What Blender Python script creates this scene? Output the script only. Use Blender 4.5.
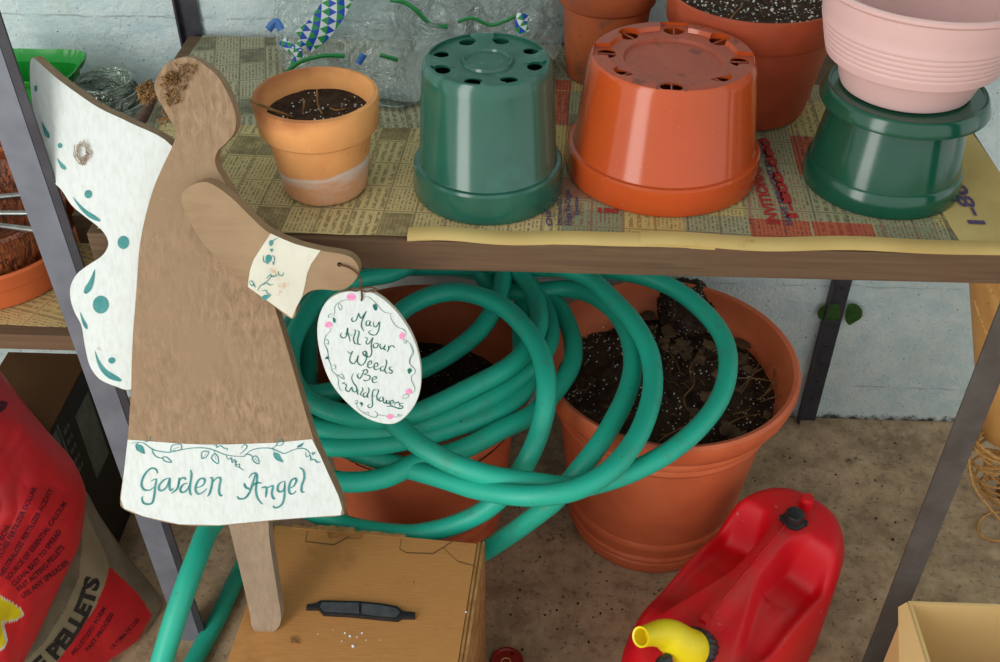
import bpy, bmesh, math, random
from mathutils import Vector, Matrix, noise
from math import pi, sin, cos, radians as rad
random.seed(7)
S = bpy.context.scene
COL = S.collection
for o in list(bpy.data.objects): bpy.data.objects.remove(o)

# ------------------------------------------------------------------ camera
F = 1046.32
CAM = Vector((0.45, -0.8296, 1.2269))
PITCH, YAW, ROLL = 0.6851, 0.0390, 0.0019
_f = Vector((-sin(YAW) * cos(PITCH), cos(YAW) * cos(PITCH), -sin(PITCH)))
_r = Vector((cos(YAW), sin(YAW), 0)); _u = _r.cross(_f)
RT = _r * cos(ROLL) + _u * sin(ROLL); UP = -_r * sin(ROLL) + _u * cos(ROLL); FW = _f
cam = bpy.data.cameras.new('camera'); cam.sensor_width = 36; cam.lens = F * 36 / 1000; cam.clip_start = .02
co = bpy.data.objects.new('camera', cam); COL.objects.link(co)
m = Matrix((RT, UP, -FW)).transposed().to_4x4(); m.translation = CAM; co.matrix_world = m
S.camera = co
S.view_settings.view_transform = 'Standard'; S.view_settings.look = 'None'
S.view_settings.gamma = 1; S.view_settings.use_curve_mapping = False
S.view_settings.exposure = 0.0

# ------------------------------------------------------------------ light: the open garage door behind the viewer, to the left
w = bpy.data.worlds.new('world'); S.world = w; w.use_nodes = True
bg = w.node_tree.nodes['Background']; bg.inputs[0].default_value = (0.93, 0.96, 0.95, 1); bg.inputs[1].default_value = 1.12
def area(name, loc, target, sx, sy, power, col):
    l = bpy.data.lights.new(name, 'AREA'); l.shape = 'RECTANGLE'; l.size = sx; l.size_y = sy; l.energy = power; l.color = col
    o = bpy.data.objects.new(name, l); COL.objects.link(o); o.location = loc
    o.rotation_euler = (Vector(target) - Vector(loc)).to_track_quat('-Z', 'Y').to_euler(); return o
area('door_daylight', (-.78, -1.55, 1.22), (.45, .1, 1.0), .72, 2.3, 27, (1.0, .97, .93))

# ------------------------------------------------------------------ pixel helpers (a traced point gets its own real distance)
def ray(px, py): return FW + RT * ((px - 500) / F) - UP * ((py - 331) / F)
def bz(px, py, z): d = ray(px, py); return CAM + d * ((z - CAM.z) / d.z)
def by(px, py, y): d = ray(px, py); return CAM + d * ((y - CAM.y) / d.y)
def bp(px, py, p0, n): d = ray(px, py); return CAM + d * ((p0 - CAM).dot(n) / d.dot(n))
H = .6659; D = .4395; W = .914; TH = .034

# ------------------------------------------------------------------ materials
def lin(c):
    r = []
    for v in c[:3]:
        v /= 255.; r.append(v / 12.92 if v <= .04045 else ((v + .055) / 1.055) ** 2.4)
    return (*r, 1)
class NT:
    def __init__(s, name):
        s.m = bpy.data.materials.new(name); s.m.use_nodes = True; s.t = s.m.node_tree
        s.b = s.t.nodes['Principled BSDF']
    def n(s, ty, **k):
        x = s.t.nodes.new(ty)
        for a, v in k.items():
            if hasattr(x, a): setattr(x, a, v)
        return x
    def l(s, a, b): s.t.links.new(a, b)
    def coord(s, scale=(1, 1, 1), rot=(0, 0, 0), kind='Object'):
        c = s.n('ShaderNodeTexCoord'); mp = s.n('ShaderNodeMapping')
        mp.inputs['Scale'].default_value = scale; mp.inputs['Rotation'].default_value = rot
        s.l(c.outputs[kind], mp.inputs[0]); return mp.outputs[0]
    def noise(s, v, sc, det=4, rough=.55, dist=0):
        x = s.n('ShaderNodeTexNoise'); x.inputs['Scale'].default_value = sc; x.inputs['Detail'].default_value = det
        x.inputs['Roughness'].default_value = rough; x.inputs['Distortion'].default_value = dist
        s.l(v, x.inputs['Vector']); return x.outputs['Fac']
    def vor(s, v, sc, feat='F1'):
        x = s.n('ShaderNodeTexVoronoi'); x.feature = feat; x.inputs['Scale'].default_value = sc; s.l(v, x.inputs['Vector']); return x
    def ramp(s, v, a, b, ca=(0, 0, 0, 1), cb=(1, 1, 1, 1)):
        if a > b: a, b, ca, cb = b, a, cb, ca
        x = s.n('ShaderNodeValToRGB'); e = x.color_ramp.elements
        e[0].position = a; e[0].color = ca; e[1].position = b; e[1].color = cb
        s.l(v, x.inputs[0]); return x.outputs[0]
    def mix(s, f, a, b, mode='MIX'):
        x = s.n('ShaderNodeMix'); x.data_type = 'RGBA'; x.blend_type = mode
        for i, v in ((0, f), (6, a), (7, b)):
            if isinstance(v, (int, float)): x.inputs[i].default_value = v
            elif isinstance(v, tuple): x.inputs[i].default_value = v
            else: s.l(v, x.inputs[i])
        return x.outputs[2]
    def math(s, op, a, b=0.):
        x = s.n('ShaderNodeMath'); x.operation = op
        for i, v in ((0, a), (1, b)):
            if isinstance(v, (int, float)): x.inputs[i].default_value = v
            else: s.l(v, x.inputs[i])
        return x.outputs[0]
    def bump(s, h, st, dist=.002):
        x = s.n('ShaderNodeBump'); x.inputs['Strength'].default_value = st; x.inputs['Distance'].default_value = dist
        s.l(h, x.inputs['Height']); s.l(x.outputs[0], s.b.inputs['Normal'])
    def done(s, col=None, rough=.6, spec=.4, **k):
        if col is not None:
            if isinstance(col, tuple): s.b.inputs['Base Color'].default_value = col
            else: s.l(col, s.b.inputs['Base Color'])
        if isinstance(rough, (int, float)): s.b.inputs['Roughness'].default_value = rough
        else: s.l(rough, s.b.inputs['Roughness'])
        s.b.inputs['Specular IOR Level'].default_value = spec
        for a, v in k.items(): s.b.inputs[a.replace('_', ' ')].default_value = v
        return s.m
def M(name, c1, c2=None, sc=12, rough=.55, spec=.4, bump=.0, bsc=80, stretch=(1, 1, 1), rot=(0, 0, 0), specks=None, dirt=None, coat=0, metallic=0, bdist=.002, lo=.35, hi=.65, **k):
    t = NT(name); v = t.coord(stretch, rot)
    col = lin(c1)
    if c2: col = t.mix(t.ramp(t.noise(v, sc, 5), lo, hi), lin(c1), lin(c2))
    if specks:                       # (scale, threshold, colour)
        for (ss, th, cc) in specks:
            d = t.vor(t.coord(), ss).outputs['Distance']
            col = t.mix(t.ramp(d, th, th * 1.35, (1, 1, 1, 1), (0, 0, 0, 1)), col if not isinstance(col, tuple) else col, lin(cc))
    if dirt:                         # (scale, lo, hi, colour)
        for (ss, a, b, cc) in dirt:
            col = t.mix(t.ramp(t.noise(t.coord(), ss, 6, .65), a, b), col, lin(cc))
    if bump: t.bump(t.noise(t.coord(stretch, rot), bsc, 6, .6), bump, bdist)
    return t.done(col, rough, spec, Coat_Weight=coat, Coat_Roughness=.12, Metallic=metallic, **k)

WOODG = (.12, .0, .0)
def wood(name, c1, c2, c3, stretch=(230, 230, 4.5), rot=(0, 0, 0), pale=.6):
    t = NT(name); v = t.coord(stretch, rot)
    a = t.noise(v, 1.0, 8, .62, .6); b = t.noise(v, 1.9, 4, .6); big = t.noise(t.coord(), 11, 4)
    col = t.mix(t.ramp(a, .36, .66), lin(c1), lin(c2))
    col = t.mix(t.ramp(big, .38, .7), col, lin(c3))
    fl = t.ramp(b, .67, .74); gate = t.ramp(t.noise(t.coord((9, 9, 9)), 1, 2), .48, .6)
    col = t.mix(t.math('MULTIPLY', t.math('MULTIPLY', fl, gate), pale), col, lin((205, 180, 150)))
    t.bump(b, .18, .0010)
    return t.done(col, .75, .25)
MAT = {}
MAT['body'] = wood('weathered_pine', (128, 103, 79), (164, 136, 108), (146, 121, 94), rot=(0, .06, 0))
MAT['arm'] = wood('weathered_pine_arm', (150, 122, 92), (130, 102, 76), (160, 134, 104), rot=(0, -.62, 0), stretch=(9, 170, 170))
MAT['leg'] = wood('weathered_pine_leg', (142, 122, 100), (158, 138, 116), (126, 106, 88), pale=.3)
MAT['white'] = M('white_paint', (214, 220, 218), (203, 208, 204), sc=1.2, stretch=(220, 220, 14), rough=.7, spec=.2, bump=.3, bsc=1.6, bdist=.0008, lo=.42, hi=.72,
                 dirt=[(60, .70, .76, (168, 160, 140))])
MAT['cream'] = M('cream_paint', (214, 211, 196), (202, 198, 180), sc=1.2, stretch=(40, 40, 3), rough=.7, spec=.2, bump=.3, bsc=2, bdist=.0008,
                 dirt=[(45, .66, .72, (196, 168, 140))])
MAT['teal'] = M('teal_paint', (58, 128, 128), (82, 148, 146), sc=90, rough=.7, spec=.2)
MAT['green_ink'] = M('dark_green_paint', (22, 92, 84), (40, 112, 100), sc=200, rough=.7, spec=.2)
MAT['pink_paint'] = M('pink_paint', (236, 128, 178), (240, 160, 196), sc=200, rough=.7, spec=.2)
MAT['rail'] = wood('brown_plank', (86, 68, 50), (110, 88, 66), (100, 74, 56), stretch=(8, 170, 170), pale=.15)
MAT['steel'] = M('grey_painted_steel', (98, 102, 112), (112, 116, 126), sc=30, rough=.45, spec=.4, dirt=[(70, .70, .74, (110, 76, 54))])
MAT['steel_shaded'] = M('shaded_grey_steel', (76, 70, 66), (90, 84, 80), sc=30, rough=.5, spec=.35, dirt=[(50, .64, .74, (84, 66, 54))])  # the grey steel again, its colour darkened for the dimmer light on the right post
MAT['steel_dark'] = M('dark_steel', (44, 44, 52), (58, 58, 66), sc=40, rough=.5, spec=.4, dirt=[(60, .66, .74, (92, 66, 50))])
MAT['hose'] = M('green_hose_rubber', (34, 178, 152), (36, 162, 136), sc=6, rough=.44, spec=.4, bump=.12, bsc=500, bdist=.0006,
                dirt=[(26, .56, .80, (70, 134, 108)), (130, .66, .73, (70, 84, 62))])
MAT['terra_plastic'] = M('terracotta_plastic', (204, 104, 64), (190, 92, 56), sc=14, rough=.46, spec=.35, bump=.05, bsc=300,
                         dirt=[(40, .70, .78, (150, 84, 58)), (8, .5, .8, (212, 116, 76))])
MAT['terra_old'] = M('terracotta_old_plastic', (180, 82, 50), (162, 70, 42), sc=14, rough=.5, spec=.3, dirt=[(12, .5, .75, (144, 60, 38))])
MAT['orange_gloss'] = M('glossy_orange_plastic', (186, 78, 32), (178, 72, 30), sc=10, rough=.15, spec=.42, coat=.12, specks=[(95, .05, (214, 120, 84))], bump=.03, bsc=120, dirt=[(5, .5, .8, (202, 84, 42))])
MAT['orange_dull'] = M('dusty_orange_plastic', (150, 70, 50), (168, 78, 54), sc=30, rough=.5, spec=.4, dirt=[(60, .56, .66, (120, 58, 44))])
MAT['green_gloss'] = M('glossy_green_plastic', (36, 92, 76), (30, 84, 70), sc=10, rough=.17, spec=.55, coat=.2, bump=.03, bsc=140, dirt=[(9, .55, .8, (48, 110, 92))])
MAT['green_dark'] = M('dark_green_plastic', (10, 70, 52), (14, 78, 58), sc=10, rough=.18, spec=.5, coat=.2, bump=.03, bsc=140)
MAT['green_dull'] = M('dusty_green_plastic', (40, 88, 74), (56, 104, 90), sc=30, rough=.5, spec=.4, dirt=[(60, .58, .66, (84, 122, 108))])
MAT['pink_plastic'] = M('pink_plastic', (222, 184, 180), (217, 178, 175), sc=10, rough=.42, spec=.4, bump=.05, bsc=300)
MAT['black'] = M('black_hole', (8, 8, 8), rough=.9, spec=.1)
MAT['black_plastic'] = M('black_plastic', (26, 27, 29), (36, 37, 40), sc=60, rough=.38, spec=.5, dirt=[(90, .62, .72, (72, 72, 70))])
MAT['grey_plastic'] = M('grey_black_plastic', (58, 60, 64), (76, 78, 82), sc=80, rough=.55, spec=.4, bump=.2, bsc=600)
MAT['yellow_plastic'] = M('yellow_plastic', (240, 216, 20), (232, 206, 22), sc=30, rough=.38, spec=.45)
MAT['card'] = M('brown_cardboard', (186, 132, 78), (176, 122, 70), sc=7, rough=.8, spec=.15, bump=.15, bsc=3, stretch=(6, 90, 6), bdist=.0008,
                dirt=[(14, .58, .74, (158, 108, 60)), (170, .68, .74, (96, 70, 44))])
MAT['card_edge'] = M('cardboard_edge', (176, 134, 84), (140, 100, 60), sc=60, rough=.85, spec=.1, bump=.3, bsc=200)
MAT['card_light'] = M('light_cardboard', (216, 180, 120), (220, 188, 132), sc=8, rough=.8, spec=.15, bump=.1, bsc=60)
MAT['card_dark'] = M('dull_cardboard', (112, 82, 54), (100, 74, 48), sc=12, rough=.85, spec=.1)
MAT['print_black'] = M('black_print', (20, 20, 20), (30, 30, 28), sc=30, rough=.6)
MAT['print_white'] = M('white_print', (104, 112, 100), (80, 88, 80), sc=60, rough=.6)
MAT['stem'] = M('dry_stem', (150, 110, 68), (104, 74, 46), sc=90, rough=.8, spec=.15)
MAT['moss'] = M('dry_moss', (160, 124, 78), (108, 80, 52), sc=160, rough=.9, spec=.1)
MAT['glue'] = M('dried_glue', (176, 160, 140), (150, 120, 96), sc=120, rough=.5)
MAT['string'] = M('brown_string', (104, 76, 54), (78, 54, 38), sc=300, rough=.9, spec=.1)
MAT['twine'] = M('jute_twine', (206, 160, 98), (168, 124, 70), sc=260, rough=.9, spec=.1, bump=.6, bsc=900, bdist=.001)
MAT['leaf'] = M('ivy_leaf', (52, 96, 40), (76, 118, 54), sc=90, rough=.5)
MAT['wicker_dummy'] = None
MAT['rod'] = M('chrome_rod', (150, 150, 146), (120, 118, 112), sc=60, rough=.3, metallic=.8)
MAT['green_clam'] = M('bright_green_plastic', (18, 140, 44), (24, 128, 42), sc=14, rough=.3, spec=.5)
MAT['cream_plastic'] = M('cream_plastic', (198, 200, 184), (180, 184, 168), sc=14, rough=.5, spec=.4)
MAT['bark'] = M('brown_twig', (92, 60, 44), (66, 42, 32), sc=60, rough=.8)
MAT['red_cap'] = M('dark_red_plastic', (134, 34, 26), (122, 30, 24), sc=30, rough=.45)
MAT['yellow_print'] = M('yellow_print', (236, 214, 30), (226, 200, 30), sc=20, rough=.4)
MAT['white_outline'] = M('white_print_outline', (224, 220, 206), (206, 200, 186), sc=30, rough=.5)
MAT['bag_ink'] = M('bag_ink', (70, 24, 40), (92, 26, 40), sc=200, rough=.5)
MAT['band_ink'] = M('band_ink', (38, 36, 36), (64, 60, 56), sc=260, rough=.55)
MAT['bag_red'] = M('red_plastic_bag', (222, 44, 52), (206, 34, 42), sc=9, rough=.36, spec=.5, bump=.35, bsc=26, bdist=.004,
                   dirt=[(11, .54, .74, (196, 62, 60)), (60, .69, .74, (206, 134, 110))])
MAT['bag_grey'] = M('dusty_clear_bag', (142, 132, 110), (112, 102, 84), sc=26, rough=.45, spec=.5, bump=.35, bsc=26, bdist=.004)
MAT['band'] = M('cream_bag_band', (170, 156, 126), (152, 140, 112), sc=26, rough=.5)
MAT['bundle'] = M('tan_wrapping', (210, 160, 92), (196, 146, 82), sc=9, rough=.6, dirt=[(50, .68, .74, (150, 100, 60))])
MAT['wood_core'] = M('reddish_wood', (118, 78, 56), (96, 62, 44), sc=30, rough=.7)

def mk_wall():
    t = NT('painted_block_wall'); v = t.coord()
    fine = t.noise(v, 130, 6, .65); mid = t.noise(v, 36, 4)
    col = t.mix(t.ramp(mid, .3, .7), lin((184, 206, 210)), lin((208, 221, 220)))
    specks = t.ramp(t.noise(v, 210, 3, .5), .655, .70)
    col = t.mix(specks, col, lin((96, 108, 112)))
    # hairline mortar joints
    sx = t.n('ShaderNodeSeparateXYZ'); t.l(v, sx.inputs[0])
    wob = t.math('MULTIPLY', t.noise(v, 22, 3), .012)
    xx = t.math('ADD', sx.outputs[0], wob); zz = t.math('ADD', sx.outputs[2], wob)
    def joint(c, period, off):
        f = t.math('FRACT', t.math('DIVIDE', t.math('ADD', c, off), period))
        return t.math('LESS_THAN', f, .0075 / period * .28)
    j = t.math('MAXIMUM', joint(zz, .203, .125), joint(xx, .405, -.014 + .405))
    jm = t.math('MULTIPLY', j, t.ramp(t.noise(v, 30, 4), .40, .6))
    col = t.mix(t.math('MULTIPLY', jm, .55), col, lin((128, 138, 140)))
    # dirt along the floor
    low = t.ramp(t.math('ADD', sx.outputs[2], t.math('MULTIPLY', t.noise(v, 60, 6, .7), .05)), .026, .036, (1, 1, 1, 1), (0, 0, 0, 1))
    col = t.mix(low, col, lin((52, 46, 40)))
    st = t.ramp(t.noise(v, 7, 3), .60, .74); col = t.mix(t.math('MULTIPLY', st, .35), col, lin((206, 204, 176)))
    t.bump(t.math('SUBTRACT', t.math('ADD', fine, mid), t.math('MULTIPLY', j, .5)), .75, .0045)
    return t.done(col, .6, .3)
MAT['wall'] = mk_wall()
def mk_floor():
    t = NT('stained_concrete'); v = t.coord()
    a = t.noise(v, 4, 6, .6); b = t.noise(v, 26, 8, .7); c = t.noise(v, 110, 6, .7); d = t.noise(v, 300, 4, .7)
    col = t.mix(t.ramp(a, .42, .60), lin((184, 158, 126)), lin((150, 130, 102)))
    col = t.mix(t.math('MULTIPLY', t.ramp(b, .50, .62), .55), col, lin((200, 176, 144)))
    col = t.mix(t.math('MULTIPLY', t.ramp(b, .48, .38), .5), col, lin((120, 100, 78)))
    col = t.mix(t.math('MULTIPLY', t.ramp(c, .56, .64), .7), col, lin((92, 84, 74)))
    col = t.mix(t.math('MULTIPLY', t.ramp(d, .60, .68), .6), col, lin((180, 170, 156)))
    col = t.mix(t.ramp(t.noise(v, 17, 8, .75), .62, .70), col, lin((70, 62, 52)))
    t.bump(t.math('ADD', b, c), .5, .002)
    return t.done(col, .8, .25)
MAT['floor'] = mk_floor()
def mk_soil(name, base=(52, 40, 33), perl=.8, sc=150, th=.16):
    t = NT(name); v = t.coord()
    n1 = t.noise(v, 60, 6, .7); n2 = t.noise(v, 190, 4, .7)
    col = t.mix(t.ramp(n1, .35, .68), lin(base), lin((86, 64, 50)))
    col = t.mix(t.ramp(n2, .6, .75), col, lin((104, 78, 58)))
    vo = t.vor(v, sc); d = t.ramp(vo.outputs['Distance'], th, th * 1.3, (1, 1, 1, 1), (0, 0, 0, 1))
    sc2 = t.n('ShaderNodeSeparateColor'); t.l(vo.outputs['Color'], sc2.inputs[0])
    pick = t.math('GREATER_THAN', sc2.outputs[0], perl)
    patch = t.ramp(t.noise(v, 18, 3), .40, .56)
    col = t.mix(t.math('MULTIPLY', t.math('MULTIPLY', d, pick), patch), col, lin((222, 218, 208)))
    t.bump(t.math('ADD', n1, n2), 1, .006)
    return t.done(col, .95, .1)
MAT['soil'] = mk_soil('dark_soil', perl=.55, sc=170, th=.2)
MAT['soil_perlite'] = mk_soil('perlite_soil', base=(48, 40, 37), perl=.42, sc=230, th=.24)
def mk_clay():
    t = NT('weathered_clay'); v = t.coord()
    col = t.mix(t.ramp(t.noise(v, 16, 5), .35, .68), lin((228, 162, 100)), lin((212, 142, 84)))
    col = t.mix(t.ramp(t.noise(v, 70, 5), .68, .74), col, lin((160, 104, 66)))
    sx = t.n('ShaderNodeSeparateXYZ'); t.l(v, sx.inputs[0])
    wz = t.math('ADD', sx.outputs[2], t.math('ADD', t.math('MULTIPLY', sx.outputs[0], -.14), t.math('MULTIPLY', t.noise(v, 22, 3), .008)))
    x = t.n('ShaderNodeValToRGB'); t.l(t.math('MULTIPLY', wz, 10), x.inputs[0]); e = x.color_ramp.elements
    e[0].position = .0; e[0].color = (.15, .15, .15, 1); e[1].position = .40; e[1].color = (0, 0, 0, 1)
    for p, c in ((.16, .35), (.27, .75), (.36, .95), (.375, .9)):
        q = e.new(p); q.color = (c, c, c, 1)
    bl = t.math('MULTIPLY', x.outputs[0], t.ramp(t.noise(t.coord((12, 12, 40)), 1.6, 5), .30, .62))
    bl = t.math('MAXIMUM', bl, t.math('MULTIPLY', t.ramp(x.outputs[0], .85, .95), .8))
    col = t.mix(bl, col, lin((212, 204, 200)))
    top = t.ramp(t.math('ADD', wz, t.math('MULTIPLY', t.noise(v, 40, 4), .02)), .108, .122)
    col = t.mix(t.math('MULTIPLY', top, .75), col, lin((150, 84, 54)))
    t.bump(t.noise(v, 220, 5), .2, .001)
    return t.done(col, .78, .25)
MAT['clay'] = mk_clay()
MAT['clay_stack'] = M('old_clay', (186, 98, 56), (160, 80, 50), sc=18, rough=.75, spec=.25, dirt=[(9, .48, .64, (124, 94, 78)), (50, .6, .72, (120, 84, 66))])
MAT['clay_saucer'] = M('orange_clay', (206, 106, 58), (192, 94, 50), sc=14, rough=.6, spec=.3, dirt=[(60, .68, .76, (150, 84, 54))])
def mk_wicker():
    t = NT('brown_wicker'); v = t.coord((1, 1, .22)); a = t.noise(v, 230, 3, .6, .8); b = t.noise(v, 70, 3)
    col = t.mix(t.ramp(a, .40, .56), lin((74, 36, 20)), lin((154, 84, 46))); col = t.mix(t.ramp(b, .5, .7), col, lin((122, 62, 34)))
    t.bump(a, 1, .004)
    return t.done(col, .45, .5)
MAT['wicker'] = mk_wicker()
def mk_news(name, paper, ink, rot, hue=0, seed=0., colp=.046, lh=.0040, darkth=.88):
    """printed newspaper: paper, columns, lines of small type, boxed advertisements, dark picture blocks"""
    t = NT(name); c = t.n('ShaderNodeTexCoord'); mp = t.n('ShaderNodeMapping'); mp.inputs['Rotation'].default_value = (0, 0, rot); mp.inputs['Location'].default_value = (seed, seed * .7, 0)
    t.l(c.outputs['Object'], mp.inputs[0]); v = mp.outputs[0]
    sx = t.n('ShaderNodeSeparateXYZ'); t.l(v, sx.inputs[0]); X, Y = sx.outputs[0], sx.outputs[1]
    fr = t.math('FRACT', t.math('DIVIDE', X, colp)); incol = t.math('MULTIPLY', t.math('GREATER_THAN', fr, .06), t.math('LESS_THAN', fr, .94))
    row = t.math('FRACT', t.math('DIVIDE', Y, lh)); line = t.math('LESS_THAN', row, .55)
    rown = t.math('FLOOR', t.math('DIVIDE', Y, lh))
    def letters(sx_, a, b):
        cmb = t.n('ShaderNodeCombineXYZ'); t.l(t.math('MULTIPLY', X, sx_), cmb.inputs[0]); t.l(t.math('MULTIPLY', rown, 3.7), cmb.inputs[1]); t.l(t.math('MULTIPLY', Y, 260.), cmb.inputs[2])
        return t.ramp(t.noise(cmb.outputs[0], 1., 3, .75), a, b)
    body = t.math('MULTIPLY', t.math('MULTIPLY', incol, line), letters(420., .46, .56))
    def bricks(sc, bw, rh, off):
        b = t.n('ShaderNodeTexBrick'); b.offset = .0; b.inputs['Scale'].default_value = sc; b.inputs['Brick Width'].default_value = bw; b.inputs['Row Height'].default_value = rh
        b.inputs['Color1'].default_value = (0, 0, 0, 1); b.inputs['Color2'].default_value = (1, 1, 1, 1); b.inputs['Mortar'].default_value = (.5, .5, .5, 1)
        b.inputs['Mortar Size'].default_value = .0011; mm = t.n('ShaderNodeMapping'); mm.inputs['Location'].default_value = (off, off * .3, 0)
        t.l(v, mm.inputs[0]); t.l(mm.outputs[0], b.inputs['Vector']); return b
    b1 = bricks(1, colp, .031, 0.)
    dark = t.math('GREATER_THAN', b1.outputs['Color'], darkth)
    pale = t.math('LESS_THAN', b1.outputs['Color'], .30)
    head = t.math('MULTIPLY', t.math('MULTIPLY', incol, t.math('LESS_THAN', t.math('FRACT', t.math('DIVIDE', Y, lh * 2)), .55)), letters(170., .44, .50))
    inkm = t.mix(pale, body, t.math('MULTIPLY', head, .8))
    inkm = t.mix(t.math('MULTIPLY', b1.outputs['Fac'], .7), inkm, (1, 1, 1, 1))
    smear = t.ramp(t.noise(v, 60, 4), .30, .62, (.35, .35, .35, 1), (1, 1, 1, 1))
    inkm = t.mix(t.math('MULTIPLY', t.math('MULTIPLY', dark, incol), smear), inkm, (1, 1, 1, 1))
    pcol = t.mix(t.ramp(t.noise(v, 8, 4), .3, .7), lin(paper), lin(tuple(int(q * .9) for q in paper)))
    if hue:
        b2 = bricks(1, .085, .060, .31)
        x = t.n('ShaderNodeValToRGB'); t.l(b2.outputs['Color'], x.inputs[0]); x.color_ramp.interpolation = 'CONSTANT'; e = x.color_ramp.elements
        e[0].position = 0; e[0].color = lin((176, 84, 62)); e[1].position = .14; e[1].color = lin((184, 170, 112))
        for p, cc in ((.30, (150, 150, 118)), (.55, (178, 128, 88)), (.66, (182, 166, 104)), (.84, (126, 140, 112)), (.93, (170, 84, 66))):
            q = e.new(p); q.color = lin(cc)
        pcol = t.mix(.9, pcol, x.outputs[0])
        inkc = t.mix(t.math('GREATER_THAN', b2.outputs['Color'], .5), lin((54, 44, 52)), lin((140, 40, 36)))
    else: inkc = lin(ink)
    col = t.mix(t.math('MULTIPLY', inkm, .70), pcol, inkc)
    t.bump(t.noise(v, 25, 3), .25, .002)
    return t.done(col, .85, .15)
MAT['news_back'] = mk_news('newsprint_grey', (178, 170, 140), (58, 56, 50), 1.35, seed=.013)
MAT['news_front'] = mk_news('newsprint_tan', (206, 184, 132), (72, 60, 46), 1.62, seed=.031, darkth=.84)
MAT['news_colour'] = mk_news('newsprint_colour', (186, 170, 120), (60, 50, 50), 1.62, hue=1, seed=.07)
MAT['news_left'] = mk_news('newsprint_left', (206, 176, 120), (104, 84, 62), .3, seed=.05, darkth=.9)
MAT['paper_yellow'] = M('yellowed_paper', (200, 176, 116), (186, 158, 98), sc=7, rough=.8, spec=.15, dirt=[(30, .64, .74, (168, 132, 76))])
def mk_film(name, tint, dens=.16):
    t = NT(name); out = t.t.nodes['Material Output']
    tr = t.n('ShaderNodeBsdfTransparent'); tr.inputs[0].default_value = tint
    gl = t.n('ShaderNodeBsdfGlossy'); gl.inputs['Roughness'].default_value = .12; gl.inputs[0].default_value = (.9, .95, .95, 1)
    di = t.n('ShaderNodeBsdfDiffuse'); di.inputs[0].default_value = lin((196, 204, 196))
    lw = t.n('ShaderNodeLayerWeight'); lw.inputs[0].default_value = .35
    bm_ = t.n('ShaderNodeBump'); bm_.inputs['Strength'].default_value = 1.; bm_.inputs['Distance'].default_value = .03
    t.l(t.noise(t.coord(), 24, 4, .6, 1.0), bm_.inputs['Height'])
    for x in (gl, di): t.l(bm_.outputs[0], x.inputs['Normal'])
    m1 = t.n('ShaderNodeMixShader'); t.l(t.math('ADD', t.math('MULTIPLY', lw.outputs['Fresnel'], .8), .11), m1.inputs[0]); t.l(tr.outputs[0], m1.inputs[1]); t.l(gl.outputs[0], m1.inputs[2])
    m2 = t.n('ShaderNodeMixShader'); t.l(t.math('MULTIPLY', t.ramp(t.noise(t.coord(), 14, 4), .3, .8), dens * 2), m2.inputs[0]); t.l(m1.outputs[0], m2.inputs[1]); t.l(di.outputs[0], m2.inputs[2])
    t.l(m2.outputs[0], out.inputs['Surface']); return t.m
MAT['film'] = mk_film('clear_plastic_film', (.90, .93, .92, 1), .20)
MAT['film_cup'] = mk_film('clear_plastic_cup', (.70, .76, .66, 1), .42)
def mk_cubes():
    """blue, green and white tumbling-block print"""
    t = NT('block_print_tape'); uv = t.n('ShaderNodeTexCoord')
    sx = t.n('ShaderNodeSeparateXYZ'); t.l(uv.outputs['UV'], sx.inputs[0]); X, Y = sx.outputs[0], sx.outputs[1]
    # triangular lattice: pick the colour by the sign pattern of three families of lines
    a = t.math('FLOOR', X); b = t.math('FLOOR', t.math('ADD', t.math('MULTIPLY', X, .5), t.math('MULTIPLY', Y, .866)))
    c = t.math('FLOOR', t.math('SUBTRACT', t.math('MULTIPLY', Y, .866), t.math('MULTIPLY', X, .5)))
    s_ = t.math('FLOORED_MODULO', t.math('ADD', t.math('ADD', a, b), t.math('MULTIPLY', c, 1.)), 3.)
    x = t.n('ShaderNodeValToRGB'); x.color_ramp.interpolation = 'CONSTANT'; t.l(t.math('DIVIDE', s_, 3.), x.inputs[0]); e = x.color_ramp.elements
    e[0].position = 0; e[0].color = lin((24, 66, 176)); e[1].position = .3; e[1].color = lin((30, 140, 66)); q = e.new(.6); q.color = lin((206, 214, 214))
    return t.done(x.outputs[0], .35, .5)
MAT['cubes'] = mk_cubes()
MAT['film_green'] = M('green_zip_strip', (20, 112, 54), (28, 126, 62), sc=30, rough=.3)
MAT['film_blue'] = M('blue_print', (50, 98, 168), (70, 116, 180), sc=60, rough=.4)
def mk_can():
    t = NT('red_fuel_can_plastic'); v = t.coord()
    col = t.mix(t.ramp(t.noise(v, 7, 4), .35, .7), lin((208, 8, 26)), lin((192, 8, 24)))
    g = t.n('ShaderNodeNewGeometry'); sx = t.n('ShaderNodeSeparateXYZ'); t.l(g.outputs['Normal'], sx.inputs[0])
    up = t.ramp(sx.outputs[2], .62, .95); du = t.math('MULTIPLY', t.math('MULTIPLY', up, t.ramp(t.noise(v, 11, 6, .65), .40, .66)), .55)
    col = t.mix(du, col, lin((148, 66, 50)))
    col = t.mix(t.ramp(t.noise(v, 110, 4), .71, .75), col, lin((206, 96, 96)))
    t.bump(t.noise(v, 420, 3), .12, .0008)
    return t.done(col, .52, .35)
MAT['can'] = mk_can()

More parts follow.
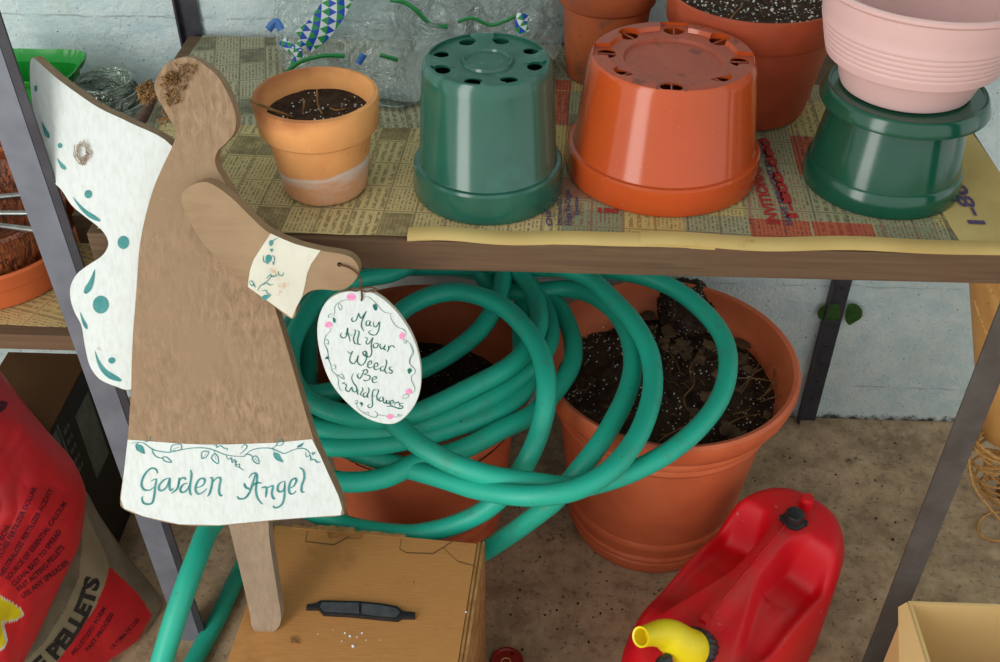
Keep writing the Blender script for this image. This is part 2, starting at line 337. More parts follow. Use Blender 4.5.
# ------------------------------------------------------------------ object helpers
def tag(o, label=None, cat=None, group=None, kind=None):
    if label: o['label'] = label
    if cat: o['category'] = cat
    if group: o['group'] = group
    if kind: o['kind'] = kind
    return o
def thing(name, loc, label, cat, group=None):
    o = bpy.data.objects.new(name, None); COL.objects.link(o); o.location = loc; o.empty_display_size = .05
    return tag(o, label, cat, group)
def wloc(o):
    v = Vector((0, 0, 0))
    while o: v += o.location; o = o.parent
    return v
def obj(name, bm, mat, parent=None, smooth=None, origin=None):
    """bm is in world coordinates; it becomes one mesh object under parent"""
    off = wloc(parent) if parent else Vector(origin or (0, 0, 0))
    bmesh.ops.recalc_face_normals(bm, faces=bm.faces) if not getattr(bm, 'tags_open', False) else None
    bm.transform(Matrix.Translation(-off))
    me = bpy.data.meshes.new(name); bm.to_mesh(me); bm.free()
    mats = mat if isinstance(mat, (list, tuple)) else [mat]
    for x in mats: me.materials.append(MAT[x])
    if smooth is not None:
        try: me.set_sharp_from_angle(angle=rad(smooth))
        except Exception: pass
        for p in me.polygons: p.use_smooth = True
    o = bpy.data.objects.new(name, me); COL.objects.link(o)
    if parent: o.parent = parent
    else: o.location = off
    return o
def copy_tree(o, loc, parent=None):
    c = o.copy(); COL.objects.link(c); c.parent = parent
    if parent is None: c.location = loc
    for ch in [x for x in COL.objects if x.parent == o]: copy_tree(ch, None, c)
    return c
def B(): return bmesh.new()
def box(bm, x0, x1, y0, y1, z0, z1, mi=0):
    v = [bm.verts.new(p) for p in ((x0, y0, z0), (x1, y0, z0), (x1, y1, z0), (x0, y1, z0), (x0, y0, z1), (x1, y0, z1), (x1, y1, z1), (x0, y1, z1))]
    for f in ((0, 3, 2, 1), (4, 5, 6, 7), (0, 1, 5, 4), (1, 2, 6, 5), (2, 3, 7, 6), (3, 0, 4, 7)):
        q = bm.faces.new([v[i] for i in f]); q.material_index = mi
    return v
def bevel(bm, w=.002, seg=2, ang=30):
    es = [e for e in bm.edges if len(e.link_faces) == 2 and e.calc_face_angle(0) > rad(ang)]
    bmesh.ops.bevel(bm, geom=es, offset=w, segments=seg, affect='EDGES', profile=.6, clamp_overlap=True)
def lathe(bm, prof, c, seg=72, tilt=(0, 0), wob=0, closed=False, uv=False, mi=0, sq=1.0):
    """prof: (r, z) list, c: centre; r==0 makes a pole"""
    R = Matrix.Rotation(tilt[0], 3, 'X') @ Matrix.Rotation(tilt[1], 3, 'Y'); c = Vector(c)
    rows = []
    for (r, z) in prof:
        if r < 1e-6: rows.append([bm.verts.new(c + R @ Vector((0, 0, z)))])
        else:
            rr = []
            for i in range(seg):
                a = 2 * pi * i / seg; q = r * (1 + wob * noise.noise(Vector((cos(a) * 2, sin(a) * 2, z * 30))))
                rr.append(bm.verts.new(c + R @ Vector((q * cos(a), q * sin(a) * sq, z))))
            rows.append(rr)
    if closed: rows.append(rows[0])
    ul = bm.loops.layers.uv.verify() if uv else None
    for k in range(len(rows) - 1):
        a, b = rows[k], rows[k + 1]
        for i in range(seg):
            j = (i + 1) % seg
            if len(a) == 1 and len(b) == 1: continue
            if len(a) == 1: f = bm.faces.new((a[0], b[i], b[j]))
            elif len(b) == 1: f = bm.faces.new((a[i], a[j], b[0]))
            else:
                f = bm.faces.new((a[i], a[j], b[j], b[i]))
                if uv:
                    for l, (u, vv) in zip(f.loops, ((i, k), (i + 1, k), (i + 1, k + 1), (i, k + 1))): l[ul].uv = (u / seg, vv / (len(rows) - 1))
            f.material_index = mi
def cr(pts, n=8, closed=False):
    """Catmull-Rom through points of any dimension"""
    P = [Vector(p) for p in pts]; out = []; N = len(P)
    rng = range(N) if closed else range(N - 1)
    for i in rng:
        if closed: p0, p1, p2, p3 = P[(i - 1) % N], P[i], P[(i + 1) % N], P[(i + 2) % N]
        else: p0, p1, p2, p3 = P[max(i - 1, 0)], P[i], P[i + 1], P[min(i + 2, N - 1)]
        for k in range(n):
            t = k / n
            out.append(.5 * ((2 * p1) + (p2 - p0) * t + (2 * p0 - 5 * p1 + 4 * p2 - p3) * t * t + (3 * p1 - p0 - 3 * p2 + p3) * t ** 3))
    if not closed: out.append(P[-1])
    return out
def tube(bm, pts, r, seg=10, n=6, smooth=True, taper=None, mi=0):
    P = cr(pts, n) if smooth else [Vector(p) for p in pts]
    # drop duplicates
    Q = [P[0]]
    for p in P[1:]:
        if (p - Q[-1]).length > 1e-6: Q.append(p)
    P = Q; L = len(P)
    if L < 2: return
    t0 = (P[1] - P[0]).normalized(); nrm = t0.orthogonal().normalized(); rows = []
    for i, p in enumerate(P):
        t = (P[min(i + 1, L - 1)] - P[max(i - 1, 0)])
        t = t.normalized() if t.length > 1e-9 else t0
        nrm = (nrm - t * nrm.dot(t)); nrm = nrm.normalized() if nrm.length > 1e-9 else t.orthogonal().normalized()
        b = t.cross(nrm); rr = r * (taper(i / (L - 1)) if taper else 1)
        rows.append([bm.verts.new(p + (nrm * cos(2 * pi * k / seg) + b * sin(2 * pi * k / seg)) * rr) for k in range(seg)])
    for a, b in zip(rows, rows[1:]):
        for k in range(seg): bm.faces.new((a[k], a[(k + 1) % seg], b[(k + 1) % seg], b[k])).material_index = mi
    bm.faces.new(rows[0][::-1]); bm.faces.new(rows[-1])
def prism(bm, front, depth, mi=0):
    """closed outline (3D points) extruded by the vector depth"""
    a = [bm.verts.new(p) for p in front]; b = [bm.verts.new(p + depth) for p in front]; n = len(a)
    f1 = bm.faces.new(a); f2 = bm.faces.new(b[::-1])
    for i in range(n): bm.faces.new((a[i], b[i], b[(i + 1) % n], a[(i + 1) % n]))
    for f in bm.faces: f.material_index = mi
    bm.normal_update(); bmesh.ops.triangulate(bm, faces=[f1, f2], ngon_method='EAR_CLIP')
def ribbon(bm, pts2, wpx, to3, n=6, press=True):
    """a brush stroke: 2D path, width, mapping to 3D"""
    P = cr(pts2, n) if len(pts2) > 2 else [Vector(p) for p in pts2]; L = len(P); rows = []
    for i, p in enumerate(P):
        t = P[min(i + 1, L - 1)] - P[max(i - 1, 0)]; t = t.normalized() if t.length else Vector((1, 0))
        nn = Vector((-t.y, t.x)); u = i / max(1, L - 1)
        ww = wpx * .5 * ((.45 + .55 * min(1, 4 * u, 4 * (1 - u))) if press else 1)
        if press: ww *= .72 + .38 * abs(t.y + .25 * t.x)
        rows.append((bm.verts.new(to3(*(p + nn * ww))), bm.verts.new(to3(*(p - nn * ww)))))
    for a, b in zip(rows, rows[1:]): bm.faces.new((a[0], b[0], b[1], a[1]))
def blob(bm, pts2, to3, n=5):
    vs = [bm.verts.new(to3(*p)) for p in cr(pts2, n, True)]
    f = bm.faces.new(vs); f.normal_update(); bmesh.ops.triangulate(bm, faces=[f], ngon_method='EAR_CLIP')
def ell(cx, cy, rx, ry=None, rot=0, n=16):
    ry = ry or rx; return [(cx + rx * cos(a) * cos(rot) - ry * sin(a) * sin(rot), cy + rx * cos(a) * sin(rot) + ry * sin(a) * cos(rot)) for a in [2 * pi * i / n for i in range(n)]]
def flip_to_cam(bm):
    for f in bm.faces:
        f.normal_update()
        if f.normal.dot(CAM - f.calc_center_median()) < 0: f.normal_flip()
    bm.tags_open = True
class OB:   # open bmesh holder so recalculation is skipped
    pass
def obj_open(name, bm, mat, parent=None, smooth=None, origin=None):
    for f in bm.faces:
        f.normal_update()
        if f.normal.dot(CAM - f.calc_center_median()) < 0: f.normal_flip()
    off = wloc(parent) if parent else Vector(origin or (0, 0, 0))
    bm.transform(Matrix.Translation(-off)); me = bpy.data.meshes.new(name); bm.to_mesh(me); bm.free()
    for x in (mat if isinstance(mat, (list, tuple)) else [mat]): me.materials.append(MAT[x])
    if smooth is not None:
        for p in me.polygons: p.use_smooth = True
    o = bpy.data.objects.new(name, me); COL.objects.link(o)
    if parent: o.parent = parent
    else: o.location = off
    return o
def cut(o, bm):
    """boolean-subtract bm (world coordinates) from mesh object o and bake it"""
    me = bpy.data.meshes.new('tmp'); bm.to_mesh(me); bm.free(); c = bpy.data.objects.new('tmp', me); COL.objects.link(c)
    md = o.modifiers.new('b', 'BOOLEAN'); md.operation = 'DIFFERENCE'; md.object = c; md.solver = 'EXACT'
    dg = bpy.context.evaluated_depsgraph_get(); dg.update()
    new = bpy.data.meshes.new_from_object(o.evaluated_get(dg)); o.modifiers.clear()
    old = o.data; o.data = new; new.name = old.name
    bpy.data.objects.remove(c); bpy.data.meshes.remove(me)
def text_polys(s, size=1., bold=0.):
    cu = bpy.data.curves.new('t', 'FONT'); cu.body = s; cu.size = size; cu.offset = bold; cu.resolution_u = 3
    o = bpy.data.objects.new('t', cu); COL.objects.link(o); dg = bpy.context.evaluated_depsgraph_get(); dg.update()
    me = bpy.data.meshes.new_from_object(o.evaluated_get(dg)); vs = [tuple(v.co[:2]) for v in me.vertices]; fs = [tuple(p.vertices) for p in me.polygons]
    bpy.data.objects.remove(o); bpy.data.curves.remove(cu); bpy.data.meshes.remove(me); return vs, fs
def add_text(bm, s, size, to3, bold=0., width=None):
    vs, fs = text_polys(s, size, bold)
    if width and vs:
        w0 = max(v[0] for v in vs) - min(v[0] for v in vs); vs = [(v[0] * width / w0, v[1]) for v in vs]
    V = [bm.verts.new(to3(*v)) for v in vs]
    for f in fs:
        try: bm.faces.new([V[i] for i in f])
        except ValueError: pass

# ------------------------------------------------------------------ the setting
def struct(name, bm, mat): return tag(obj(name, bm, mat), kind='structure')
bm = B(); box(bm, -2.2, 3.2, -3.2, .60, -.1, 0); struct('floor', bm, 'floor')
bm = B(); box(bm, -2.2, 3.2, .462, .6, 0, 2.5); struct('wall_back', bm, 'wall')
bm = B(); box(bm, -2.2, 3.2, -1.6, .60, 2.5, 2.6); struct('ceiling', bm, 'wall')

# ------------------------------------------------------------------ steel and wood shelf units
def angle_post(bm, x, y, sx, sy, z1, wx=.028, wy=.028, t=.0025, lean=0.):
    """L-section: flange along x and flange along y"""
    P = [(0, 0), (wx, 0), (wx, t), (t, t), (t, wy), (0, wy)]; P = [Vector((x + sx * a, y + sy * b, z1)) for a, b in P]
    prism(bm, P, Vector((0, 0, -z1)))
    for v in bm.verts: v.co.x += lean * (v.co.z - .25)
unit = thing('shelf_unit', (0, 0, 0), 'steel post shelf unit with brown plank shelf under the row of pots', 'shelf')
bm = B(); prism(bm, [Vector((x, y, H - .0005)) for x, y in ((.0215, -.012), (W + .02, -.012), (W + .02, D + .004), (-.004, D + .004), (-.004, .018), (.0215, .018))], Vector((0, 0, -TH + .0005))); bevel(bm, .002)
obj('shelf_board', bm, 'rail', unit)
def post(x, y, sx, sy, mat, wx=.028, wy=.028, parent=unit, z1=1.9, holes=True, lean=0.):
    bm = B(); angle_post(bm, x, y, sx, sy, z1, wx, wy, lean=lean); p = obj('post', bm, mat, parent)
    if holes:
        c = B(); k = .05
        while k < z1:
            if not (H - TH - .01 < k < H + .01):
                bmesh.ops.create_cone(c, cap_ends=True, segments=10, radius1=.0022, radius2=.0022, depth=.02, matrix=Matrix.Translation((x + sx * wx * .55, y, k)) @ Matrix.Rotation(pi / 2, 4, 'X'))
            k += .038
        cut(p, c)
    return p
post(.0085, -.0125, 1, 1, 'steel_dark', wx=.0085, wy=.007, holes=False, lean=-.020)
post(W + .016, -.0150, -1, 1, 'steel_shaded', wx=.030, wy=.020, holes=False)
post(-.017, D + .018, 1, -1, 'steel_dark', wx=.027, wy=.013, holes=False)
post(W - .015, D + .018, 1, -1, 'steel_dark', wx=.030, wy=.013)
unit2 = thing('shelf_unit', (-.02, 0, 0), 'second shelf unit at the far left with lower shelf and pale grey front post', 'shelf')
LZ = .533
bm = B(); box(bm, -.9, -.024, -.008, D, LZ - .020, LZ); bevel(bm, .0015); obj('shelf_board', bm, 'rail', unit2)
post(-.0215, -.0120, 1, 1, 'steel', wx=.029, wy=.025, parent=unit2, holes=False, lean=-.020)
post(-.9, -.012, 1, 1, 'steel', parent=unit2, holes=False)

# ------------------------------------------------------------------ newspapers lining the shelves
def sheet(name, x0, x1, y0, y1, z, mat, label, rot=0, wav=.0005, crease=(), group=None, folds=0):
    o = thing(name, ((x0 + x1) / 2, (y0 + y1) / 2, z), label, 'newspaper', group); c = Vector(((x0 + x1) / 2, (y0 + y1) / 2, 0))
    bm = B(); nx, ny = 46, 26; g = []
    for k in (0, 1):
        rows = []
        for j in range(ny + 1):
            r = []
            for i in range(nx + 1):
                p = Vector((x0 + (x1 - x0) * i / nx, y0 + (y1 - y0) * j / ny, 0)); q = p - c
                q = Vector((q.x * cos(rot) - q.y * sin(rot), q.x * sin(rot) + q.y * cos(rot), 0)) + c
                e = min(i, nx - i, j, ny - j) / 3.; e = min(1, e)
                jit = noise.noise(Vector((q.x * 30, q.y * 30, z * 100))) * .0012 * (1 - e)
                h = wav * (.5 + .5 * noise.noise(Vector((q.x * 11, q.y * 11, z * 50 + x0))))
                r.append(bm.verts.new((q.x + jit, q.y + jit, z + h + (0 if k == 0 else -.0006))))
            rows.append(r)
        g.append(rows)
    for j in range(ny):
        for i in range(nx):
            a = g[0]; bm.faces.new((a[j][i], a[j][i + 1], a[j + 1][i + 1], a[j + 1][i]))
            a = g[1]; bm.faces.new((a[j][i], a[j + 1][i], a[j + 1][i + 1], a[j][i + 1]))
    a, b = g
    for i in range(nx):
        bm.faces.new((a[0][i], b[0][i], b[0][i + 1], a[0][i + 1])); bm.faces.new((a[ny][i + 1], b[ny][i + 1], b[ny][i], a[ny][i]))
    for j in range(ny):
        bm.faces.new((a[j + 1][0], b[j + 1][0], b[j][0], a[j][0])); bm.faces.new((a[j][nx], b[j][nx], b[j + 1][nx], a[j + 1][nx]))
    obj('page', bm, mat, o, smooth=40); return o
sheet('newspaper', .012, .52, .150, .437, H + .0006, 'news_back', 'grey newspaper sheet at the back of the shelf beside the wooden head', rot=-.02)
sheet('newspaper', .03, .50, -.006, .205, H + .0013, 'news_front', 'tan newspaper sheet of small print under the clay pot')
nc = sheet('newspaper', .47, .90, .004, .33, H + .0021, 'news_colour', 'colourful newspaper page with red and green advertisements under the orange and dark green pots')
npl = sheet('newspaper', .845, .928, .0, .40, H + .0030, 'paper_yellow', 'plain yellowed paper sheet at the right end of the shelf', rot=.03)
bm = B()
for k, (xa, xb, zz, yy) in enumerate(((.33, .62, H + .0012, -.0128), (.55, .93, H + .0022, -.0134))):
    pts = []
    for i in range(24):
        x = xa + (xb - xa) * i / 23; pts.append(Vector((x, yy + .0015 * sin(i * .7), zz + .0012 * sin(i * .5 + k))))
    prof = [(0.017, .0030), (.010, .0040), (.003, .0030), (-.0004, .0002), (.0, -.0016), (.0010, -.0016), (.0016, -.0006), (.004, .0014), (.010, .0022), (.017, .0022)]
    rows = [[bm.verts.new(p + Vector((0, a, b))) for a, b in prof] for p in pts]
    for a, b in zip(rows, rows[1:]):
        for q in range(len(prof)): bm.faces.new((a[q], b[q], b[(q + 1) % len(prof)], a[(q + 1) % len(prof)]))
    bm.faces.new(rows[0]); bm.faces.new(rows[-1][::-1])
fo = tag(obj('folded_newspaper', bm, 'paper_yellow', smooth=50, origin=(.6, 0, H)), 'folded yellowed newspaper edge lying along the front of the shelf', 'newspaper')
# larger type that can be read on the pages
def on_page(px, py, z, ang, sc=1.):
    o = bz(px, py, z); ux = Vector((cos(ang), sin(ang), 0)); uy = Vector((-sin(ang), cos(ang), 0))
    return lambda a, b: o + ux * a * sc + uy * b * sc
MAT['ink_blue'] = M('ink_blue', (74, 62, 96), (92, 76, 100), sc=300, rough=.8)
MAT['ink_red'] = M('ink_red', (168, 48, 44), (150, 44, 40), sc=300, rough=.8)
ZP = H + .0033
def page_text(bm, txt, a, b, h, z=ZP, bold=.0003):
    p, q = bz(*a, z), bz(*b, z); d = q - p; L = d.length; d.normalize(); up_ = Vector((-d.y, d.x, 0)); add_text(bm, txt, h / .72, lambda x, y: p + d * x + up_ * y, bold, L)
for k, (txt, a, b, h, bo) in enumerate((('Our', (553, 226), (549, 208), .006, .0003), ('DISCOUNTED', (562, 225), (562, 199), .0045, .0002), ('Huge Re-Organ', (571, 225), (570, 190), .0055, .0003), ('Elmwood', (579, 215), (578, 197), .0045, .0002), ('HAVE ARBOGAST BY DEPOT', (793, 225), (761, 138), .0065, .0003))):
    bm = B(); page_text(bm, txt, a, b, h, ZP, bo); obj_open('blue_print', bm, 'ink_blue', nc)
bm = B(); page_text(bm, '1-800', (988, 229), (960, 176), .016, H + .0040, .0006); obj_open('telephone_print', bm, 'ink_blue', npl)
for k, (txt, a, b, h, bo) in enumerate((('INVITIONAL', (780, 224), (759, 166), .0115, .0007), ('1-800-000', (799, 221), (768, 140), .0095, .0009), ('150', (596, 212), (617, 213), .008, .0008))):
    bm = B(); page_text(bm, txt, a, b, h, ZP, bo); obj_open('red_print', bm, 'ink_red', nc)
sheet('newspaper', -.5, -.034, .012, .36, LZ + .0008, 'news_left', 'newspaper under the clay saucer on the lower left shelf', rot=-.03)
# cardboard tray edge tucked behind the post
bm = B(); box(bm, .026, .075, .0, .10, H + .0065, H + .010); bevel(bm, .001); tag(obj('cardboard_scrap', bm, 'card', origin=(.05, .05, H + .006)), 'small cardboard scrap on the shelf corner behind the wing', 'cardboard')

# ------------------------------------------------------------------ pots on the shelf
ZS = H + .0030
def pot_closed(bm, prof, c, seg=80, **k): lathe(bm, prof, c, seg, closed=True, **k)
def soil_disc(parent, c, r, mat, amp=.004, fr=40, name='soil', rings=26, dome=0):
    bm = B(); seg = 72; c = Vector(c); prev = None; mid = bm.verts.new(c + Vector((0, 0, dome)))
    for k in range(1, rings + 1):
        rr = r * k / rings; row = []
        for i in range(seg):
            a = 2 * pi * i / seg; p = Vector((rr * cos(a), rr * sin(a), 0))
            h = amp * (noise.noise(p * fr + c * 7) + .6 * noise.noise(p * fr * 2.7) + .35 * noise.noise(p * fr * 6)) * min(1, (1 - k / rings) * 6 + .25) + dome * (1 - (k / rings) ** 2)
            row.append(bm.verts.new(c + p + Vector((0, 0, h))))
        for i in range(seg):
            j = (i + 1) % seg
            bm.faces.new((mid, row[i], row[j]) if prev is None else (prev[i], row[i], row[j], prev[j]))
        prev = row
    return obj_open(name, bm, mat, parent, smooth=1)
def bits(parent, spots, mat, name, rmin=.0008, rmax=.002):
    bm = B()
    for p in spots:
        r = random.uniform(rmin, rmax); q = Matrix.Translation(p) @ Matrix.Rotation(random.random() * 6, 4, Vector((1, 1, .3))) @ Matrix.Diagonal((1, random.uniform(.6, 1), random.uniform(.5, .9), 1))
        bmesh.ops.create_icosphere(bm, subdivisions=1, radius=r, matrix=q)
    return tag(obj(name, bm, mat, parent), kind='stuff')
MAT['perlite'] = M('perlite', (226, 224, 216), (204, 200, 190), sc=300, rough=.9)
# small clay pot
cx, cy = .238, .078
t = thing('clay_pot', (cx, cy, ZS), 'small round clay pot with soil and a white mineral ring near its base', 'plant pot')
bm = B()
prof = [(.0, 0), (.036, 0), (.0395, .001), (.042, .005), (.0505, .063), (.0515, .0670), (.0560, .0680), (.0580, .0705), (.0605, .0985), (.0595, .102), (.0555, .103), (.0530, .100), (.0465, .070), (.045, .054), (.037, .012), (0, .012)]
lathe(bm, prof, (cx, cy, ZS), 80, wob=.006); obj('pot', bm, 'clay', t, smooth=40)
soil_disc(t, (cx, cy, ZS + .083), .0490, 'soil', .003, 60)
bits(t, [Vector((cx + r * cos(a), cy + r * sin(a), ZS + .0845)) for r, a in [(random.uniform(.0, .044), random.random() * 6.28) for _ in range(34)]], 'perlite', 'perlite', .0006, .0013)
bm = B()
tube(bm, [bz(322, 114, ZS + .084), bz(318, 104, ZS + .092), bz(317, 89, ZS + .104)], .0011, 6)
tube(bm, [bz(302, 114, ZS + .083), bz(304, 106, ZS + .09), bz(303, 98, ZS + .097)], .0009, 6)
tube(bm, [bz(251, 101, ZS + .108), bz(268, 108, ZS + .105), bz(284, 114, ZS + .095), bz(292, 117, ZS + .085)], .0014, 6)
tube(bm, [bz(330, 108, ZS + .084), bz(336, 110, ZS + .088), bz(345, 109, ZS + .085)], .0008, 6)
obj('dry_stem', bm, 'stem', t, smooth=60)
# inverted nursery pots
def inverted_pot(c, r0, r1, h, mat, mat2, name, label, kind):
    t = thing(name, c, label, 'plant pot'); X, Y, Z = c; bm = B()
    lip = r0
    prof = [(lip - .0035, .0), (lip - .001, .0), (lip, .003), (lip - .0012, h * .215), (lip - .003, h * .232), (lip - .0065, h * .236), (lip - .0072, h * .245),
            (r1 + .0025, h - .013), (r1 + .0008, h - .005), (r1 - .002, h - .001), (r1 - .006, h)]
    if kind == 'orange': prof += [(r1 * .80, h), (r1 * .775, h - .004), (r1 * .60, h - .0055), (r1 * .575, h - .0085), (0, h - .0095)]
    else: prof += [(r1 * .86, h - .0015), (r1 * .42, h - .004), (r1 * .40, h - .0015), (r1 * .36, h - .0015), (r1 * .34, h - .0035), (0, h - .0035)]
    ti = .0062 if kind == 'orange' else .0048
    prof += [(0, h - .0122 if kind == 'orange' else h - ti), (r1 * .60, h - .0122 if kind == 'orange' else h - ti), (r1 * .70, h - ti), (r1 - .007, h - ti), (r1 - .003, h - .018), (lip - .011, h * .24), (lip - .005, h * .20)]
    lathe(bm, prof + [prof[0]], (X, Y, Z), 96)
    bmesh.ops.remove_doubles(bm, verts=bm.verts, dist=1e-6)
    p = obj('pot', bm, mat, t, smooth=32)
    c2 = B(); a0 = rad(-96) if kind == 'orange' else rad(-62)
    for k in range(8):
        a = a0 + k * pi / 4 + ((k % 2) * .06 if kind == 'green' else 0); rr = r1 * (.80 if kind == 'orange' else .76)
        m_ = Matrix.Translation((X + rr * cos(a), Y + rr * sin(a), Z + h - .008)) @ Matrix.Rotation(a, 4, 'Z') @ Matrix.Diagonal((.85, 1.0, 1, 1))
        bmesh.ops.create_cone(c2, cap_ends=True, segments=20, radius1=.0098 * r1 / .08 + .001, radius2=.0098 * r1 / .08 + .001, depth=.03, matrix=m_)
    cut(p, c2)
    if kind == 'orange':
        c3 = B()
        for k in range(4):
            a = a0 + k * pi / 2; m_ = Matrix.Rotation(a, 4, 'Z'); m_.translation = (X, Y, Z)
            v = box(c3, r1 * .56, r1 * .965, -.014, .014, h - .0042, h + .01)
            bmesh.ops.transform(c3, matrix=m_, verts=v)
        cut(p, c3)
        for k in range(8):
            bm = B(); a = a0 + k * pi / 4; rr = r1 * .80; d = Vector((cos(a), sin(a), 0)); m_ = Matrix.Rotation(a + (0 if k % 2 else 0.), 4, 'Z'); m_.translation = (X + rr * cos(a), Y + rr * sin(a), Z + h - .011)
            v = box(bm, -.0085, .0085, -.0007, .0007, .0052, .0066); bmesh.ops.transform(bm, matrix=m_, verts=v); obj('hole_rib', bm, mat2, t)
    else:
        c3 = B()
        for k in range(4):
            a = a0 + rad(22.5) + k * pi / 2 + .05; m_ = Matrix.Rotation(a, 4, 'Z'); m_.translation = (X, Y, Z)
            b3 = B(); pts = []
            for q in range(9):
                aa = rad(-33 + 66 * q / 8); pts.append(Vector((r1 * .93 * cos(aa), r1 * .93 * sin(aa), h - .0034)))
            for q in range(5):
                aa = rad(24 - 48 * q / 4); pts.append(Vector((r1 * .50 * cos(aa), r1 * .50 * sin(aa), h - .0034)))
            prism(b3, pts, Vector((0, 0, .01))); bmesh.ops.transform(b3, matrix=m_, verts=b3.verts)
            bmesh.ops.recalc_face_normals(b3, faces=b3.faces)
            me = bpy.data.meshes.new('x'); b3.to_mesh(me); b3.free(); c3.from_mesh(me); bpy.data.meshes.remove(me)
        cut(p, c3)
    me = p.data
    if not me.materials: me.materials.append(MAT[mat])
    me.materials.append(MAT[mat2])
    zt = h - .0158
    for f in me.polygons:
        f.use_smooth = True
        cc = f.center
        if f.normal.z > .55 and cc.z > h - .0135 and (cc.x ** 2 + cc.y ** 2) ** .5 < r1 * .96: f.material_index = 1
    me.set_sharp_from_angle(angle=rad(32))
    return t
inverted_pot((.402, .087, ZS), .0755, .060, .138, 'green_gloss', 'green_dull', 'nursery_pot', 'tall teal-green plastic pot turned upside down, standing in the middle of the shelf', 'green')
inverted_pot((.580, .132, ZS + .0006), .0995, .0800, .1245, 'orange_gloss', 'orange_dull', 'nursery_pot', 'wide glossy orange plastic pot standing upside down with ringed drainage holes', 'orange')
# dark green inverted pot carrying a saucer
gx, gy, gz = .802, .115, ZS + .0006
t = thing('nursery_pot', (gx, gy, gz), 'dark green plastic pot standing upside down below the pink pot', 'plant pot')
bm = B()
prof = [(.0735, 0), (.077, 0), (.078, .003), (.0760, .0215), (.0742, .0240), (.0735, .0245), (.0632, .0925), (.0622, .0955), (.0592, .097), (0, .097), (0, .093), (.057, .093), (.0595, .090), (.070, .03), (.0735, 0)]
lathe(bm, prof, (gx, gy, gz), 96); bmesh.ops.remove_doubles(bm, verts=bm.verts, dist=1e-6)
obj('pot', bm, 'green_dark', t, smooth=32)
zz = gz + .0975
t2 = thing('pot_saucer', (gx + .004, gy + .002, zz), 'dark green plastic saucer lying between the pink pot and the upside down green pot', 'saucer')
bm = B()
prof = [(0, 0), (.0665, 0), (.0785, -.0105), (.0800, -.0105), (.0803, -.0090), (.0770, .0005), (.0755, .0030), (.0745, .0038), (.073, .0034), (.071, .002), (.066, .002), (0, .002)]
lathe(bm, prof, (gx + .004, gy + .002, zz), 96); obj('saucer', bm, 'green_dark', t2, smooth=35)
# pink pot
px_, py_, pz_ = .825, .122, zz + .0025
t = thing('pink_pot', (px_ - .02, py_, pz_), 'pale pink plastic pot with grooved band, standing on the dark green saucer', 'plant pot')
bm = B()
prof = [(0, 0), (.0575, 0), (.061, .002), (.0625, .005), (.0705, .0290), (.0715, .0305), (.078, .0315), (.0810, .033), (.0820, .036)]
for k in range(6):
    zc = .040 + k * .0052; rc = .0832 + k * .0014
    prof += [(rc, zc), (rc + .0007, zc + .0018), (rc + .0004, zc + .0036)]
prof += [(.0925, .078), (.0965, .097), (.100, .100), (.1005, .103), (.098, .1045), (.093, .103), (.091, .097), (.087, .074), (.0785, .038), (.068, .030), (.060, .006), (0, .004)]
lathe(bm, prof, (px_ - .02, py_, pz_), 110); obj('pot', bm, 'pink_plastic', t, smooth=32)
# pot with soil behind
t = thing('nursery_pot', (.682, .278, ZS), 'orange plastic pot full of white-flecked potting soil behind the upside down pots', 'plant pot')
bm = B()
prof = [(0, 0), (.066, 0), (.070, .002), (.0725, .008), (.0870, .094), (.0885, .098), (.0925, .099), (.0940, .102), (.0960, .132), (.0955, .1345), (.0935, .135), (.0920, .132), (.0905, .100), (.069, .01), (0, .008)]
lathe(bm, prof, (.682, .278, ZS), 96); obj('pot', bm, 'terra_old', t, smooth=32)
soil_disc(t, (.682, .278, ZS + .117), .0912, 'soil_perlite', .004, 46)
bits(t, [Vector((.682 + r * cos(a), .278 + r * sin(a), ZS + .1195)) for r, a in [(.084 * random.random() ** .5, random.random() * 6.28) for _ in range(150)]], 'perlite', 'perlite', .0007, .0018)
bm = B(); tube(bm, [bz(727, 28, ZS + .125), bz(731, 18, ZS + .135), bz(742, 6, ZS + .13)], .0007, 5); obj('dry_stem', bm, 'stem', t)
# stacked clay pots behind
sx_, sy_ = .527, .352
t = thing('clay_pot', (sx_, sy_, ZS), 'old stained clay pot at the back by the wall, left of the soil filled pot', 'plant pot')
bm = B(); prof = [(0, 0), (.0425, 0), (.0440, .002), (.0510, .088), (.0535, .089), (.0560, .092), (.0600, .128), (.0590, .132), (.0560, .132), (.052, .09), (.040, .008), (0, .006)]
lathe(bm, prof, (sx_, sy_, ZS), 72, wob=.008); obj('pot', bm, 'clay_stack', t, smooth=40)

